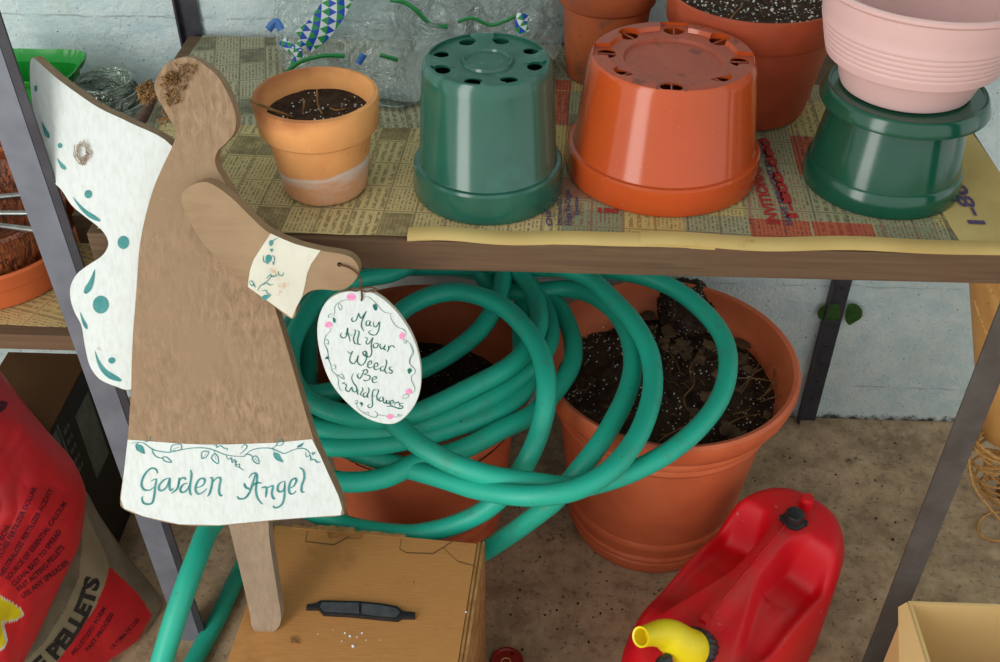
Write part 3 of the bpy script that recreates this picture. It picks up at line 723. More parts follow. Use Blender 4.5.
# ------------------------------------------------------------------ crumpled zip bags at the back of the shelf
def film_bag(loc, outline_rows, label):
    """rows of (px,py,y) control points -> crumpled closed film"""
    t = thing('plastic_bag', loc, label, 'plastic bag'); rows = [cr(r, 8) for r in outline_rows]
    cols = list(zip(*rows)); cols = [cr(c, 8) for c in cols]
    nu, nv = len(cols), len(cols[0]); sd = loc[0] * 10
    def pt(i, j, back):
        q = cols[i][j]; p = by(q.x, q.y, q.z); u, v = i / (nu - 1), j / (nv - 1)
        th = .020 * (sin(pi * u) * sin(pi * v)) ** .5 * (1 if back else -1) if 0 < u < 1 and 0 < v < 1 else 0
        nz = noise.turbulence(Vector((p.x * 13, p.z * 13, sd + (5 if back else 0))), 3, True) * .022
        s = Vector((noise.noise(Vector((p.x * 22, p.z * 22, sd))), noise.noise(Vector((p.z * 20, p.x * 20, sd + 3))), noise.noise(Vector((p.z * 18, p.x * 25, sd + 9))))) * .006
        q3 = p + Vector((0, th + (nz - .014) * (1 if back else -1) * min(1, 4 * u * (1 - u) + .1), 0)) + s
        q3.y = min(q3.y, .452); q3.z = max(q3.z, H + .006); return q3
    bm = B(); G = []
    for back in (0, 1): G.append([[bm.verts.new(pt(i, j, back)) for j in range(nv)] for i in range(nu)])
    for g in G:
        for i in range(nu - 1):
            for j in range(nv - 1): bm.faces.new((g[i][j], g[i + 1][j], g[i + 1][j + 1], g[i][j + 1]))
    obj_open('film', bm, 'film', t, smooth=1); return t, lambda u, v, lift=.002: pt(min(nu - 1, max(0, round(u * (nu - 1)))), min(nv - 1, max(0, round(v * (nv - 1)))), 0) + Vector((0, -lift, 0))
t, f1 = film_bag((.22, .36, H + .005), [
    [(283, -25, .40), (350, -30, .40), (430, -30, .40), (480, -22, .41)],
    [(272, 25, .37), (335, 20, .35), (410, 18, .36), (475, 20, .38)],
    [(283, 62, .34), (335, 66, .32), (400, 66, .31), (440, 56, .32)],
    [(300, 92, .29), (345, 105, .27), (400, 122, .245), (424, 90, .27)]], 'clear crumpled zip bag with a blue and green block pattern behind the clay pot')
def strip(parent, pts, w, mat, name, uvs=1., wav=.0):
    """a printed strip following points (px, py, y)"""
    bm = B(); ul = bm.loops.layers.uv.verify(); P = cr([(a, b, c) for a, b, c in pts], 8); rows = []; L = 0; last = None
    for i, p in enumerate(P):
        q = P[min(i + 1, len(P) - 1)] - P[max(i - 1, 0)]; d = Vector((-q.y, q.x)).normalized() * w / 2
        if last is not None: L += (Vector((p.x, p.y)) - last).length
        last = Vector((p.x, p.y)); o3 = .002 * noise.noise(Vector((p.x * .05, p.y * .05, 0)))
        row = [(bm.verts.new(by(p.x + d.x * s, p.y + d.y * s, p.z + o3 + .003 * abs(s))), (L * uvs, (s + 1) / 2 * w * uvs)) for s in (-1, -.33, .33, 1)]
        rows.append(row)
    for a, b in zip(rows, rows[1:]):
        for k in range(3):
            f = bm.faces.new((a[k][0], b[k][0], b[k + 1][0], a[k + 1][0]))
            for l, z in zip(f.loops, (a[k][1], b[k][1], b[k + 1][1], a[k + 1][1])): l[ul].uv = z
    return obj_open(name, bm, mat, parent, smooth=1)
strip(t, [(346, -18, .325), (334, 8, .318), (318, 30, .30), (303, 42, .29)], 27, 'cubes', 'block_pattern', .13)
strip(t, [(303, 42, .288), (296, 50, .285), (288, 46, .29), (282, 40, .295)], 9, 'cubes', 'block_pattern', .17)
strip(t, [(296, 46, .286), (298, 58, .282), (292, 66, .28)], 9, 'cubes', 'block_pattern', .17)
strip(t, [(284, 74, .27), (300, 62, .268), (322, 56, .268), (345, 56, .27)], 4.5, 'film_green', 'zip_strip')
strip(t, [(380, 55, .27), (388, 57, .268), (398, 60, .268)], 4.5, 'film_green', 'zip_strip')
strip(t, [(268, 30, .33), (276, 22, .33), (281, 30, .325)], 8, 'film_blue', 'blue_lettering')
strip(t, [(358, 64, .275), (364, 54, .275)], 7, 'film_blue', 'blue_lettering')
t, f2 = film_bag((.42, .40, H + .005), [
    [(395, -30, .43), (450, -30, .43), (520, -25, .43), (575, -20, .42)],
    [(398, 20, .40), (450, 16, .39), (520, 14, .385), (566, 24, .40)],
    [(410, 44, .38), (455, 38, .37), (525, 40, .35), (560, 52, .36)],
    [(420, 70, .33), (460, 70, .31), (528, 72, .28), (552, 62, .31)]], 'clear zip bag with a wavy green strip lying behind the tall green pot')
strip(t, [(390, 0, .355), (403, 2, .352), (416, 10, .35), (430, 24, .35), (448, 27, .35)], 4.5, 'film_green', 'zip_strip')
strip(t, [(458, 22, .348), (472, 18, .345), (490, 25, .345), (505, 21, .343), (516, 16, .343), (526, 15, .343)], 3.6, 'film_green', 'zip_strip')
strip(t, [(523, 14, .339), (521, 24, .337), (524, 33, .335)], 12, 'cubes', 'block_pattern', .16)

# ------------------------------------------------------------------ the flat garden angel
BZ = .26                                            # top of the box it stands on
T1 = .0160
F0 = bz(262, 627, BZ + .006); yb = -.0145 - T1 * 1.03
sl = (yb - F0.y) / (H - F0.z); NV = Vector((0, -1, sl)).normalized()
P_leg = F0.copy(); P_body = F0 + NV * T1; P_arm = P_body + NV * (T1 + .0006)
def plane(P0, lift=0.): q = P0 + NV * lift; return lambda x, y: bp(x, y, q, NV)
angel = thing('garden_angel', (F0.x, F0.y, BZ), 'flat wooden angel with white wings, standing on the cardboard box and leaning on the shelf', 'garden ornament')
def board(name, pts, P0, mat, th=T1, parent=angel, n=6, closed_smooth=True, bev=.0012):
    to = plane(P0); bm = B(); o2 = cr(pts, n, True) if closed_smooth else [Vector(p) for p in pts]
    prism(bm, [to(p[0], p[1]) for p in o2], -NV * th)
    return obj(name, bm, mat, parent, smooth=35)
wing_pts = [(32.4, 57.5), (39, 62.3), (54.8, 76.4), (74.8, 91.4), (99.7, 108), (130, 122.4), (173, 146.5), (196, 200), (180, 300), (160, 380), (131.3, 390), (116, 386.8), (99.7, 379.5), (89.8, 366), (84.8, 346), (81.4, 326), (74.8, 313),
            (70.5, 299.7), (70.5, 286.4), (76.5, 274.7), (86.4, 266.4), (101.4, 256.5), (108, 246.5), (107, 238), (99.7, 228), (83, 215), (71.5, 205), (61.5, 190), (52.6, 180), (44.9, 158), (38.5, 137.7), (33.3, 114.6), (30.8, 94), (29.5, 76), (29.8, 62)]
wing = board('wing', wing_pts, P_leg, 'body', n=5)
to = plane(P_leg, .0004); bm = B(); blob(bm, [(p[0] + (95 - p[0]) * .006, p[1] + (220 - p[1]) * .003) for p in wing_pts], to, 5)
wp = obj_open('white_paint', bm, 'white', wing)
body_pts = [(179.8, 58), (192.5, 58), (205, 65.4), (218, 77), (227, 92.6), (233.3, 107), (236, 121.6), (233.3, 134), (225, 144), (218, 150.6), (215, 160), (217.5, 170), (224, 181), (237, 203), (252, 240), (268, 285), (280, 325), (291, 362), (301.8, 400), (313.7, 439.6), (327.5, 471), (338.4, 495),
            (342.5, 508), (341, 515.5), (310, 517.5), (270, 520.7), (218.7, 525.6), (179, 524.6), (143.5, 516.7), (123.7, 508.8), (120.2, 499), (124, 470), (127.7, 439.6), (129.7, 410), (131, 392.8), (132.3, 346), (136.3, 289.7), (139.6, 246.5), (146.3, 213), (154, 187), (163, 166), (172, 147), (175.6, 136), (173.5, 125), (168, 116), (161.7, 105), (157, 96), (154.5, 87), (156.3, 78), (163.5, 67), (170.8, 61)]
body = board('body', body_pts, P_body, 'body')
hem = [(127.7, 439.6), (150, 441.3), (180.5, 443.6), (205, 444.6), (230, 444.4), (275.3, 442.8), (311.8, 439.2), (320, 455), (327, 471), (338, 495), (342, 508), (340.6, 515.1), (310, 517.2), (270, 520.2), (218.7, 525.2), (179, 524.2), (143.5, 516.3), (124, 508.4), (120.6, 499), (124.2, 470)]
bm = B(); to = plane(P_body, .0004); vs = [bm.verts.new(to(*p)) for p in hem]; f = bm.faces.new(vs); f.normal_update(); bmesh.ops.triangulate(bm, faces=[f], ngon_method='EAR_CLIP')
obj_open('white_hem', bm, 'white', angel)
leg = board('leg', [(222, 492), (262, 492), (270, 545), (277, 590), (281, 618), (276, 630), (264, 634), (253, 629), (249, 610), (241, 575), (230, 530)], P_leg, 'leg', n=4)
arm_pts = [(199.5, 182.5), (212.8, 184.5), (232.7, 199), (250, 216), (268, 232), (295, 244), (320.6, 250.5), (343.8, 254.5), (354, 260), (358.8, 270), (354.5, 281), (342, 290), (322.7, 289.5), (310.8, 291), (302, 297.5), (297, 306), (292, 318.8), (270, 303), (247.4, 287), (225, 268), (210, 251), (198, 236), (186, 214), (181.5, 200), (186, 189)]
armo = board('arm', arm_pts, P_arm, 'arm')
to = plane(P_arm, .0004)
cuff = [(270.7, 233.5), (284, 239.5), (295, 244), (308, 247.6), (320.6, 250.5), (316, 257), (311, 264), (307, 274), (305, 285), (302, 297), (297, 306), (292, 318.2), (270, 302.6), (248, 287), (248, 283), (250, 270), (253.7, 259.6), (261, 248)]
bm = B(); vs = [bm.verts.new(to(*p)) for p in cuff]; f = bm.faces.new(vs); f.normal_update(); bmesh.ops.triangulate(bm, faces=[f], ngon_method='EAR_CLIP'); obj_open('white_cuff', bm, 'cream', armo)
c = B(); hc = bp(339.5, 264.5, P_arm, NV); bmesh.ops.create_cone(c, cap_ends=True, segments=14, radius1=.0022, radius2=.0022, depth=.06, matrix=Matrix.Translation(hc) @ NV.to_track_quat('Z', 'Y').to_matrix().to_4x4()); cut(armo, c)
# painted dabs on the wing
bm = B(); to = plane(P_leg, .0009)
def drop(a, b, w0, bend=0.):       # teardrop from thin a to fat b
    a = Vector(a); b = Vector(b); d = (b - a); n_ = Vector((-d.y, d.x)).normalized(); L = d.length; pts = []; ps = []
    for s in range(9):
        u = s / 8; c_ = a + d * u + n_ * bend * sin(pi * u) * L; ww = w0 * (u ** .8) * (1 if u < .85 else .75 if u < .99 else .3); pts.append(c_ + n_ * ww); ps.append(c_ - n_ * ww)
    vs = [bm.verts.new(to(*p)) for p in pts + ps[::-1]]; f = bm.faces.new(vs); f.normal_update(); bmesh.ops.triangulate(bm, faces=[f], ngon_method='EAR_CLIP')
for e in ((60, 145.6, 2.3, 2.6), (88.2, 194.2, 3.8, 4.2), (123.3, 242.5, 5.8, 6.6), (100.7, 304.7, 8., 9.), (111.7, 360.5, 3.5, 3.2), (35.8, 88.5, 1.7, 3.4)):
    bm = B(); blob(bm, ell(*e), to, 1); obj_open('painted_dab', bm, 'teal', wing)
bm = B()
obj_open('painted_dab', bm, 'teal', wing) if len(bm.verts) else None
for dd_ in (((41.5, 121), (49, 138), 3, .02), ((57, 158), (65.5, 169.5), 2.6, .05), ((72.5, 196.6), (100, 221), 3.0, .08), ((94.7, 269), (85, 293.5), 4.2, -.06), ((79.8, 312), (87, 329), 2.3, .02), ((94.7, 350), (121, 381), 4, .16)):
    bm = B(); drop(*dd_); obj_open('painted_dab', bm, 'teal', wing)
if 0: drop((41.5, 121), (49, 138), 3, .02); drop((57, 158), (65.5, 169.5), 2.6, .05); drop((72.5, 196.6), (100, 221), 3.0, .08); drop((94.7, 269), (85, 293.5), 4.2, -.06); drop((79.8, 312), (87, 329), 2.3, .02); drop((94.7, 350), (121, 381), 4, .16); drop((29, 98), (32, 104), 1, 0)
# lettering and vine on the hem, brush strokes in image coordinates of two close-ups
bm = B(); to = plane(P_body, .0010)
def hem1(x, y): return to(120 + x / 6.617, 430 + y / 6.617)
def hem2(x, y): return to(230 + x / 6.617, 430 + y / 6.617)
def strokes(L, mp, wd):
    for s in L: ribbon(bm, s, wd, mp, 6)
strokes([[(248, 288), (238, 262), (208, 254), (172, 282), (148, 326), (142, 368), (160, 396), (196, 398), (226, 376)], [(206, 338), (238, 326), (232, 372), (226, 430), (214, 480), (188, 492), (156, 484), (144, 456), (150, 440)],
         [(328, 318), (292, 330), (262, 362), (256, 392), (276, 402), (308, 376), (326, 322)], [(332, 318), (326, 372), (334, 400), (352, 388)], [(390, 316), (388, 350), (380, 384), (362, 404), (340, 420)], [(387, 352), (396, 330), (412, 318), (428, 320), (436, 332)],
         [(448, 352), (418, 362), (398, 394), (410, 414), (440, 400), (460, 362)], [(466, 264), (472, 300), (462, 370), (462, 414), (474, 432)],
         [(500, 384), (540, 372), (560, 344), (552, 322), (524, 328), (502, 366), (500, 404), (520, 424), (552, 410), (574, 388)],
         [(592, 316), (610, 322), (606, 370), (592, 420), (578, 440)], [(608, 352), (640, 318), (664, 322), (658, 366), (654, 410), (666, 436), (678, 430)]], hem1, 13)
strokes([[(48, 438), (60, 456), (100, 450), (130, 410), (150, 350), (166, 296)], [(92, 352), (104, 380), (138, 396)], [(124, 318), (146, 290), (174, 292), (176, 340), (170, 400), (184, 456), (214, 492)], [(140, 380), (170, 352), (208, 352)],
         [(206, 384), (240, 382), (236, 446)], [(240, 388), (282, 370), (276, 420), (286, 452), (300, 456)], [(352, 340), (322, 360), (314, 396), (334, 410), (358, 390), (362, 338)], [(362, 336), (360, 420), (350, 480), (322, 510), (292, 514), (286, 500)],
         [(388, 388), (420, 372), (438, 338), (428, 320), (402, 340), (388, 386), (396, 420), (418, 422), (436, 404)], [(460, 248), (486, 272), (490, 320), (474, 370), (474, 408), (494, 412)]], hem2, 13)
strokes([[(72, 88), (120, 82), (160, 90), (210, 126), (262, 142), (330, 148), (400, 132), (480, 120), (560, 120), (620, 134), (690, 162), (760, 174), (830, 176)], [(210, 124), (222, 160), (250, 182), (280, 188)], [(124, 84), (104, 100), (116, 140)],
         [(160, 78), (190, 72), (200, 42)], [(332, 146), (344, 104), (400, 96), (398, 134), (330, 136)], [(350, 128), (392, 112)], [(612, 106), (636, 100), (640, 116), (664, 104), (690, 122), (710, 124), (706, 138)], [(700, 166), (716, 196), (736, 184), (742, 216), (770, 206), (762, 236), (794, 250)], [(620, 134), (628, 156)], [(592, 138), (560, 144)]], hem1, 6)
strokes([[(0, 172), (90, 174), (130, 140), (190, 122), (270, 122), (320, 142), (360, 156), (420, 132), (480, 122), (520, 144), (540, 190), (600, 214)], [(64, 160), (90, 140), (112, 112), (96, 96), (72, 122)], [(96, 160), (130, 164), (150, 178)], [(276, 122), (302, 106), (330, 64), (352, 82), (340, 100), (302, 106)], [(280, 124), (296, 150)], [(440, 126), (462, 100)],
         [(0, 180), (14, 206), (30, 196), (40, 230), (60, 226), (64, 250), (94, 268)], [(500, 150), (504, 178), (530, 170), (534, 200), (560, 196), (574, 216), (600, 212)], [(536, 152), (560, 150), (548, 164), (540, 150)]], hem2, 6)
for L, mp in (([[(112, 96), (146, 106), (160, 138), (162, 158), (128, 146), (106, 124)]], hem1), ([[(288, 152), (320, 156), (336, 184), (352, 214), (310, 200), (290, 176)], [(446, 108), (486, 84), (474, 108), (450, 116)]], hem2)):
    for s in L: blob(bm, s, mp, 4)
def leaf_outline(pts, mp, wd=6): ribbon(bm, pts + [pts[0]], wd, mp, 6, False)
leaf_outline([(278, 184), (300, 178), (322, 192), (340, 214), (306, 210), (288, 200)], hem1); leaf_outline([(540, 190), (540, 150), (568, 140), (586, 152), (566, 182)], hem1); leaf_outline([(602, 184), (624, 158), (646, 178), (650, 222), (620, 208)], hem1)
ribbon(bm, [(626, 168), (636, 200)], 5, hem1); ribbon(bm, [(548, 184), (570, 154)], 5, hem1)
leaf_outline([(144, 186), (166, 172), (186, 190), (190, 224), (160, 212)], hem2); ribbon(bm, [(160, 186), (182, 210)], 5, hem2)
obj_open('painted_lettering', bm, 'teal', angel)
# cuff painting
bm = B(); to = plane(P_arm, .0010)
def cf(x, y): return to(240 + x / 9.457, 230 + y / 9.457)
for s in ([(278, 104), (306, 98), (312, 128), (292, 154), (276, 138)], [(282, 180), (312, 182), (300, 210)], [(250, 240), (284, 238), (300, 266), (286, 300), (260, 310), (240, 290)], [(200, 640), (240, 612), (290, 618), (270, 640), (240, 660)], [(308, 300), (324, 302), (320, 328), (308, 326)]): blob(bm, s, cf, 4)
strokes([[(310, 104), (330, 88), (360, 76)], [(222, 240), (220, 290), (250, 312), (276, 324)], [(304, 240), (324, 262), (322, 300)], [(166, 576), (190, 530), (240, 496), (270, 470), (300, 440), (350, 420)], [(250, 460), (280, 428), (300, 440)], [(212, 524), (250, 502), (280, 522), (314, 514)],
         [(360, 390), (366, 420), (396, 434), (412, 402)], [(80, 502), (104, 480), (130, 510), (144, 548)], [(90, 506), (120, 530), (126, 500)], [(204, 576), (240, 572), (262, 600), (292, 608)], [(290, 410), (296, 440), (330, 440), (346, 424)]], cf, 8)
obj_open('painted_vine', bm, 'teal', armo)
# dried moss left on the head and dried glue ring on the wing
bm = B(); to = plane(P_body, 0.)
random.seed(3)
def fuzz(cx_, cy_, rx, ry, n_, amp, pl, base):
    for _ in range(n_):
        a = random.random() * 6.28; q = random.random() ** .5; x = cx_ + rx * q * cos(a); y = cy_ + ry * q * sin(a); z = base + random.random() * amp
        pts = []; dx, dy = random.uniform(-3, 3), random.uniform(-3, 3)
        for k in range(4): pts.append(bp(x + dx * k / 2 + random.uniform(-1, 1), y + dy * k / 2 + random.uniform(-1, 1), pl + NV * max(.0006, z + random.uniform(-.002, .003)), NV))
        tube(bm, pts, .0005, 4, 3)
fuzz(175, 83, 13, 12, 46, .002, P_body, .0006); fuzz(171, 78, 7, 7, 40, .003, P_body, .0006); fuzz(186, 68, 14, 4, 22, .001, P_body, .0006); fuzz(172, 98, 7, 8, 30, .001, P_body, .0006)
obj('dried_moss', bm, 'moss', angel)
bm = B(); fuzz(146, 92, 8, 11, 190, .012, P_leg, .001); fuzz(163, 118, 4, 7, 24, .004, P_leg, .001); obj('moss_tuft', bm, 'moss', angel)
bm = B()
for k in range(9):
    pts = [bp(82 + (8 + random.uniform(-5, 3)) * cos(a + k) * .85, 152 + (11 + random.uniform(-6, 3)) * sin(a + k), P_leg + NV * (.001 + random.random() * .003), NV) for a in [j * .5 for j in range(random.randint(4, 11))]]
    tube(bm, pts, .00035, 4, 3)
obj('glue_strands', bm, 'glue', wing)

# ------------------------------------------------------------------ oval hanging sign
P_sg = P_arm - NV * .0035
sgc = bp(369, 357, P_sg, NV); sign = thing('hanging_sign', sgc, 'white oval wooden sign with a painted verse, hanging from the angel hand', 'sign')
sg_pts = [(355.5, 290.8), (373.6, 293.2), (391.7, 306.5), (406.9, 326), (416.5, 346.6), (421, 370.8), (419, 395), (408, 414), (391.7, 423.9), (367.6, 418.5), (346.4, 402), (329.8, 380.4), (319.8, 352), (317.4, 325.5), (324, 305), (337.4, 294)]
board('plaque', sg_pts, P_sg, 'cream', th=.0065, parent=sign)
bm = B(); to = plane(P_sg, .0003); blob(bm, [(369 + (p[0] - 369) * .993, 357 + (p[1] - 357) * .993) for p in sg_pts], to, 6); obj_open('white_paint', bm, 'white', sign)
bm = B(); to = plane(P_sg, .0008)
def sA(x, y): return to(310 + x / 8.275, 285 + y / 8.275)
def sB(x, y): return to(310 + x / 8.275, 345 + y / 8.275)
strokes([[(356, 266), (342, 284), (356, 303), (380, 292), (392, 262), (401, 232)], [(401, 232), (408, 256), (424, 280)], [(424, 280), (446, 246), (468, 216)], [(468, 216), (446, 262), (428, 306), (426, 346), (446, 384)],
         [(494, 296), (468, 300), (464, 330), (484, 336), (498, 300), (494, 330), (508, 344)], [(524, 306), (526, 338), (548, 346), (574, 306), (568, 370), (544, 412), (504, 410), (484, 388), (508, 374)],
         [(264, 394), (250, 416), (268, 438), (296, 428), (310, 356), (312, 400), (326, 440), (330, 470)], [(286, 402), (330, 404)], [(350, 408), (336, 420)], [(362, 370), (376, 384), (360, 440), (366, 478), (390, 492)], [(392, 378), (406, 392), (394, 450), (398, 488), (420, 494)],
         [(450, 432), (474, 444), (462, 476), (480, 490), (508, 456), (518, 440), (506, 500), (510, 560), (490, 596), (446, 580), (438, 556), (462, 548), (458, 580), (470, 600)],
         [(540, 480), (522, 500), (534, 522), (558, 512), (562, 488), (540, 480)], [(584, 486), (578, 510), (596, 530), (620, 500)], [(624, 492), (612, 530), (630, 538)], [(650, 500), (650, 530), (636, 556)], [(650, 526), (676, 502), (700, 520)]], sA, 8.5)
strokes([[(308, 50), (330, 72), (352, 52), (332, 100), (330, 136), (360, 156), (388, 120), (398, 88), (392, 140), (420, 168), (450, 150), (470, 96), (466, 60), (444, 54), (438, 78), (460, 98)],
         [(476, 168), (508, 152), (500, 132), (480, 148), (478, 180), (500, 190), (524, 176)], [(530, 184), (560, 172), (552, 148), (532, 162), (530, 196), (552, 204), (580, 190)], [(612, 178), (586, 186), (584, 210), (604, 214), (624, 184)], [(626, 120), (634, 150), (618, 210), (638, 238)], [(680, 182), (656, 186), (660, 204), (680, 216), (672, 236), (648, 226)],
         [(404, 234), (390, 256), (412, 278), (434, 240), (450, 206)], [(428, 216), (462, 204), (476, 226), (444, 244)], [(444, 244), (492, 256), (490, 286), (456, 296), (440, 288)], [(512, 290), (548, 278), (542, 262), (518, 272), (514, 300), (534, 312), (560, 304)],
         [(290, 310), (268, 316), (300, 330), (294, 366), (320, 386), (344, 350), (352, 380), (380, 388), (384, 350), (356, 310), (344, 270), (358, 236)], [(396, 366), (392, 400), (404, 410)], [(430, 350), (436, 374), (418, 404), (430, 422)], [(466, 392), (442, 404), (444, 430), (466, 426), (476, 398)], [(480, 352), (488, 380), (474, 420), (482, 440)],
         [(548, 376), (526, 370), (516, 400), (514, 450), (516, 500), (496, 520), (476, 506), (496, 488)], [(500, 424), (540, 422)], [(556, 364), (566, 384), (552, 420), (556, 450), (566, 462)], [(588, 430), (570, 446), (580, 466), (602, 458), (602, 434), (588, 430)], [(612, 440), (606, 470), (622, 482), (634, 456), (634, 480), (650, 484), (656, 456)],
         [(662, 484), (690, 476), (682, 458), (664, 472), (664, 494), (686, 498)], [(702, 470), (700, 502)], [(702, 488), (726, 472), (736, 484)], [(772, 484), (744, 484), (742, 500), (768, 512), (756, 526), (730, 518)], [(632, 508), (680, 508), (740, 528), (764, 520)]], sB, 8.5)
# vine border
strokes([[(330, 130), (300, 122), (276, 128), (236, 146), (206, 180), (204, 230), (196, 262)], [(240, 150), (236, 180), (252, 208), (264, 180), (242, 150)], [(194, 240), (158, 244), (152, 268), (184, 262)], [(172, 358), (164, 386), (130, 424), (118, 480), (142, 540), (156, 610), (168, 662)], [(124, 450), (150, 460), (152, 492), (134, 480)],
         [(448, 100), (480, 98), (512, 120), (546, 152), (600, 214), (640, 232), (682, 236)], [(662, 238), (676, 290), (720, 346), (770, 366), (794, 396), (788, 424)], [(546, 150), (520, 170), (540, 210), (556, 190), (540, 156)], [(768, 452), (800, 460), (790, 484), (772, 462)], [(800, 460), (838, 500), (856, 560), (828, 620), (830, 662)]], sA, 3.6)
strokes([[(826, 0), (848, 50), (824, 120), (828, 160), (866, 200), (866, 236), (840, 260), (842, 300), (866, 350), (862, 384), (830, 404)], [(120, 0), (146, 44), (150, 110), (170, 160), (180, 210), (212, 244), (232, 278), (236, 330), (252, 372), (274, 374)], [(178, 174), (206, 166), (210, 194), (182, 200)], [(230, 256), (262, 240), (282, 278), (250, 274)], [(220, 240), (256, 268), (290, 290)],
         [(382, 486), (404, 530), (450, 566), (500, 590), (545, 600), (560, 580), (620, 586), (640, 600)], [(370, 460), (392, 462), (384, 490), (368, 470)], [(406, 484), (424, 474), (436, 494), (416, 516)], [(536, 546), (560, 576), (540, 600)], [(690, 596), (720, 596), (730, 572), (744, 590), (770, 572)], [(764, 440), (780, 410), (820, 414), (800, 440), (764, 440)], [(440, 566), (478, 556), (480, 578)]], sB, 3.6)
for s, mp in (([(520, 170), (544, 160), (556, 180), (548, 214), (530, 196)], sA), ([(190, 268), (210, 286), (208, 312), (192, 304)], sA), ([(124, 610), (142, 590), (156, 612)], sA), ([(806, 206), (824, 192), (842, 206), (838, 222), (818, 240), (810, 226)], sB), ([(412, 480), (432, 482), (430, 506)], sB)): blob(bm, s, mp, 3)
obj_open('painted_verse', bm, 'green_ink', sign)
random.seed(5)
for (x, y, rx, ry, mp) in ((342, 98, 34, 29, sA), (153, 332, 33, 24, sA), (760, 422, 24, 30, sA), (816, 386, 30, 22, sB), (662, 592, 30, 19, sB)):
    bm = B(); blob(bm, [(x + rx * cos(a) * random.uniform(.85, 1.1), y + ry * sin(a) * random.uniform(.85, 1.1)) for a in [2 * pi * k / 9 for k in range(9)]], mp, 4); obj_open('pink_flower', bm, 'pink_paint', sign)
bm = B(); hf = bp(339.5, 264.5, P_arm + NV * .0008, NV)
L = [bp(339.5, 264.5, P_arm - NV * .006, NV), hf, bp(348, 267, P_arm + NV * .0018, NV), bp(357, 273, P_arm + NV * .002, NV), bp(361, 281, P_arm, NV), bp(361.5, 290, P_sg + NV * .003, NV), bp(362, 298, P_sg + NV * .0022, NV), bp(361.5, 300.5, P_sg + NV * .0005, NV)]
for k in range(3): tube(bm, [p + Vector((.0006 * cos(i * 2.2 + k * 2.1), 0, .0006 * sin(i * 2.2 + k * 2.1))) if i > 1 else p for i, p in enumerate(cr(L, 4))], .0006, 5, 2)
for q in ([(361, 289), (352, 288), (346, 291)], [(361, 289), (370, 287), (378, 290), (372, 292)], [(359, 288), (366, 292), (375, 289)], [(360, 286), (357, 291), (350, 290)]): tube(bm, [bp(x, y, P_sg + NV * (.003 + .001 * i), NV) for i, (x, y) in enumerate(q)], .0007, 5, 4)
obj('string', bm, 'string', sign)

# ------------------------------------------------------------------ cardboard box under the angel
A_ = bz(275, 525, BZ); Bk = bz(487, 545, BZ); C_ = bz(235, 640, BZ)
ang = math.atan2(Bk.y - A_.y, Bk.x - A_.x)
bw = .262; bd = .235; ang = ang * .9
o0 = Vector((A_.x, A_.y, 0)); ux = Vector((cos(ang), sin(ang), 0)); uy = Vector((-sin(ang), cos(ang), 0)); bw = (Bk - A_).length
cb = o0 + ux * bw / 2 - uy * bd / 2
t = thing('cardboard_box', cb, 'closed brown cardboard box with a black plastic carrying handle below the angel', 'box')
mt = Matrix((ux, uy, Vector((0, 0, 1)))).transposed().to_4x4(); mt.translation = o0
bm = B(); box(bm, 0, bw - .006, -bd, 0, .0005, BZ - .0015); bevel(bm, .0015); bm.transform(mt); obj('carton', bm, 'card', t, smooth=40)
bm = B(); pts = [(0.001, -bd), (bw - .012, -bd), (bw - .012, -.002), (.22 * bw + .052, -.001), (.22 * bw + .050, -.010), (.22 * bw + .012, -.012), (.22 * bw + .008, -.002), (.001, -.001)]
prism(bm, [Vector((a, b, BZ + .0005)) for a, b in pts], Vector((0, 0, -.0019))); bm.transform(mt); lid = obj('lid_flap', bm, 'card', t)
bm = B(); box(bm, bw - .0105, bw - .0078, -bd, .001, .0, BZ + .0004); box(bm, bw - .0058, bw - .003, -bd, .0018, .0, BZ + .001); bm.transform(mt); obj('side_flap', bm, 'card_edge', t)
bm = B()
def torn(x0, x1, y0, y1, z, amp=.0012):
    n_ = 16; top_ = [Vector((x0 + (x1 - x0) * i / n_, y1 + random.uniform(-amp, amp), z)) for i in range(n_ + 1)]
    prism(bm, [Vector((x0, y0, z))] + [Vector((x1, y0, z))] + top_[::-1], Vector((0, 0, -.0014)))
torn(.22 * bw - .004, .22 * bw + .040, -.004, .004, BZ + .003); torn(.22 * bw + .03, .62 * bw, -.003, .0015, BZ + .0018); torn(.02, .20 * bw, -.003, .001, BZ + .0018)
bm.transform(mt); obj('torn_edge', bm, 'card_edge', t)
bm = B()
tb = lambda a, b, z=BZ + .0008: mt @ Vector((a, b, z))
def crease(L, w_=.0008):
    rows = []
    for (a, b) in L: rows.append((bm.verts.new(tb(a, b + w_)), bm.verts.new(tb(a + w_, b - w_))))
    for p, q in zip(rows, rows[1:]): bm.faces.new((p[0], q[0], q[1], p[1]))
crease([(.60 * bw, -.004), (.605 * bw, -.020), (.64 * bw, -.024), (.76 * bw, -.022), (.80 * bw, -.012), (.84 * bw, -.001)])
crease([(.80 * bw, -.012), (.88 * bw, -.030), (.955 * bw, -.034)]); obj_open('flap_crease', bm, 'card_dark', lid); bm = B(); crease([(.16 * bw, -.004), (.165 * bw, -.021), (.30 * bw, -.022), (.36 * bw, -.008)])
obj_open('flap_crease', bm, 'card_dark', lid)
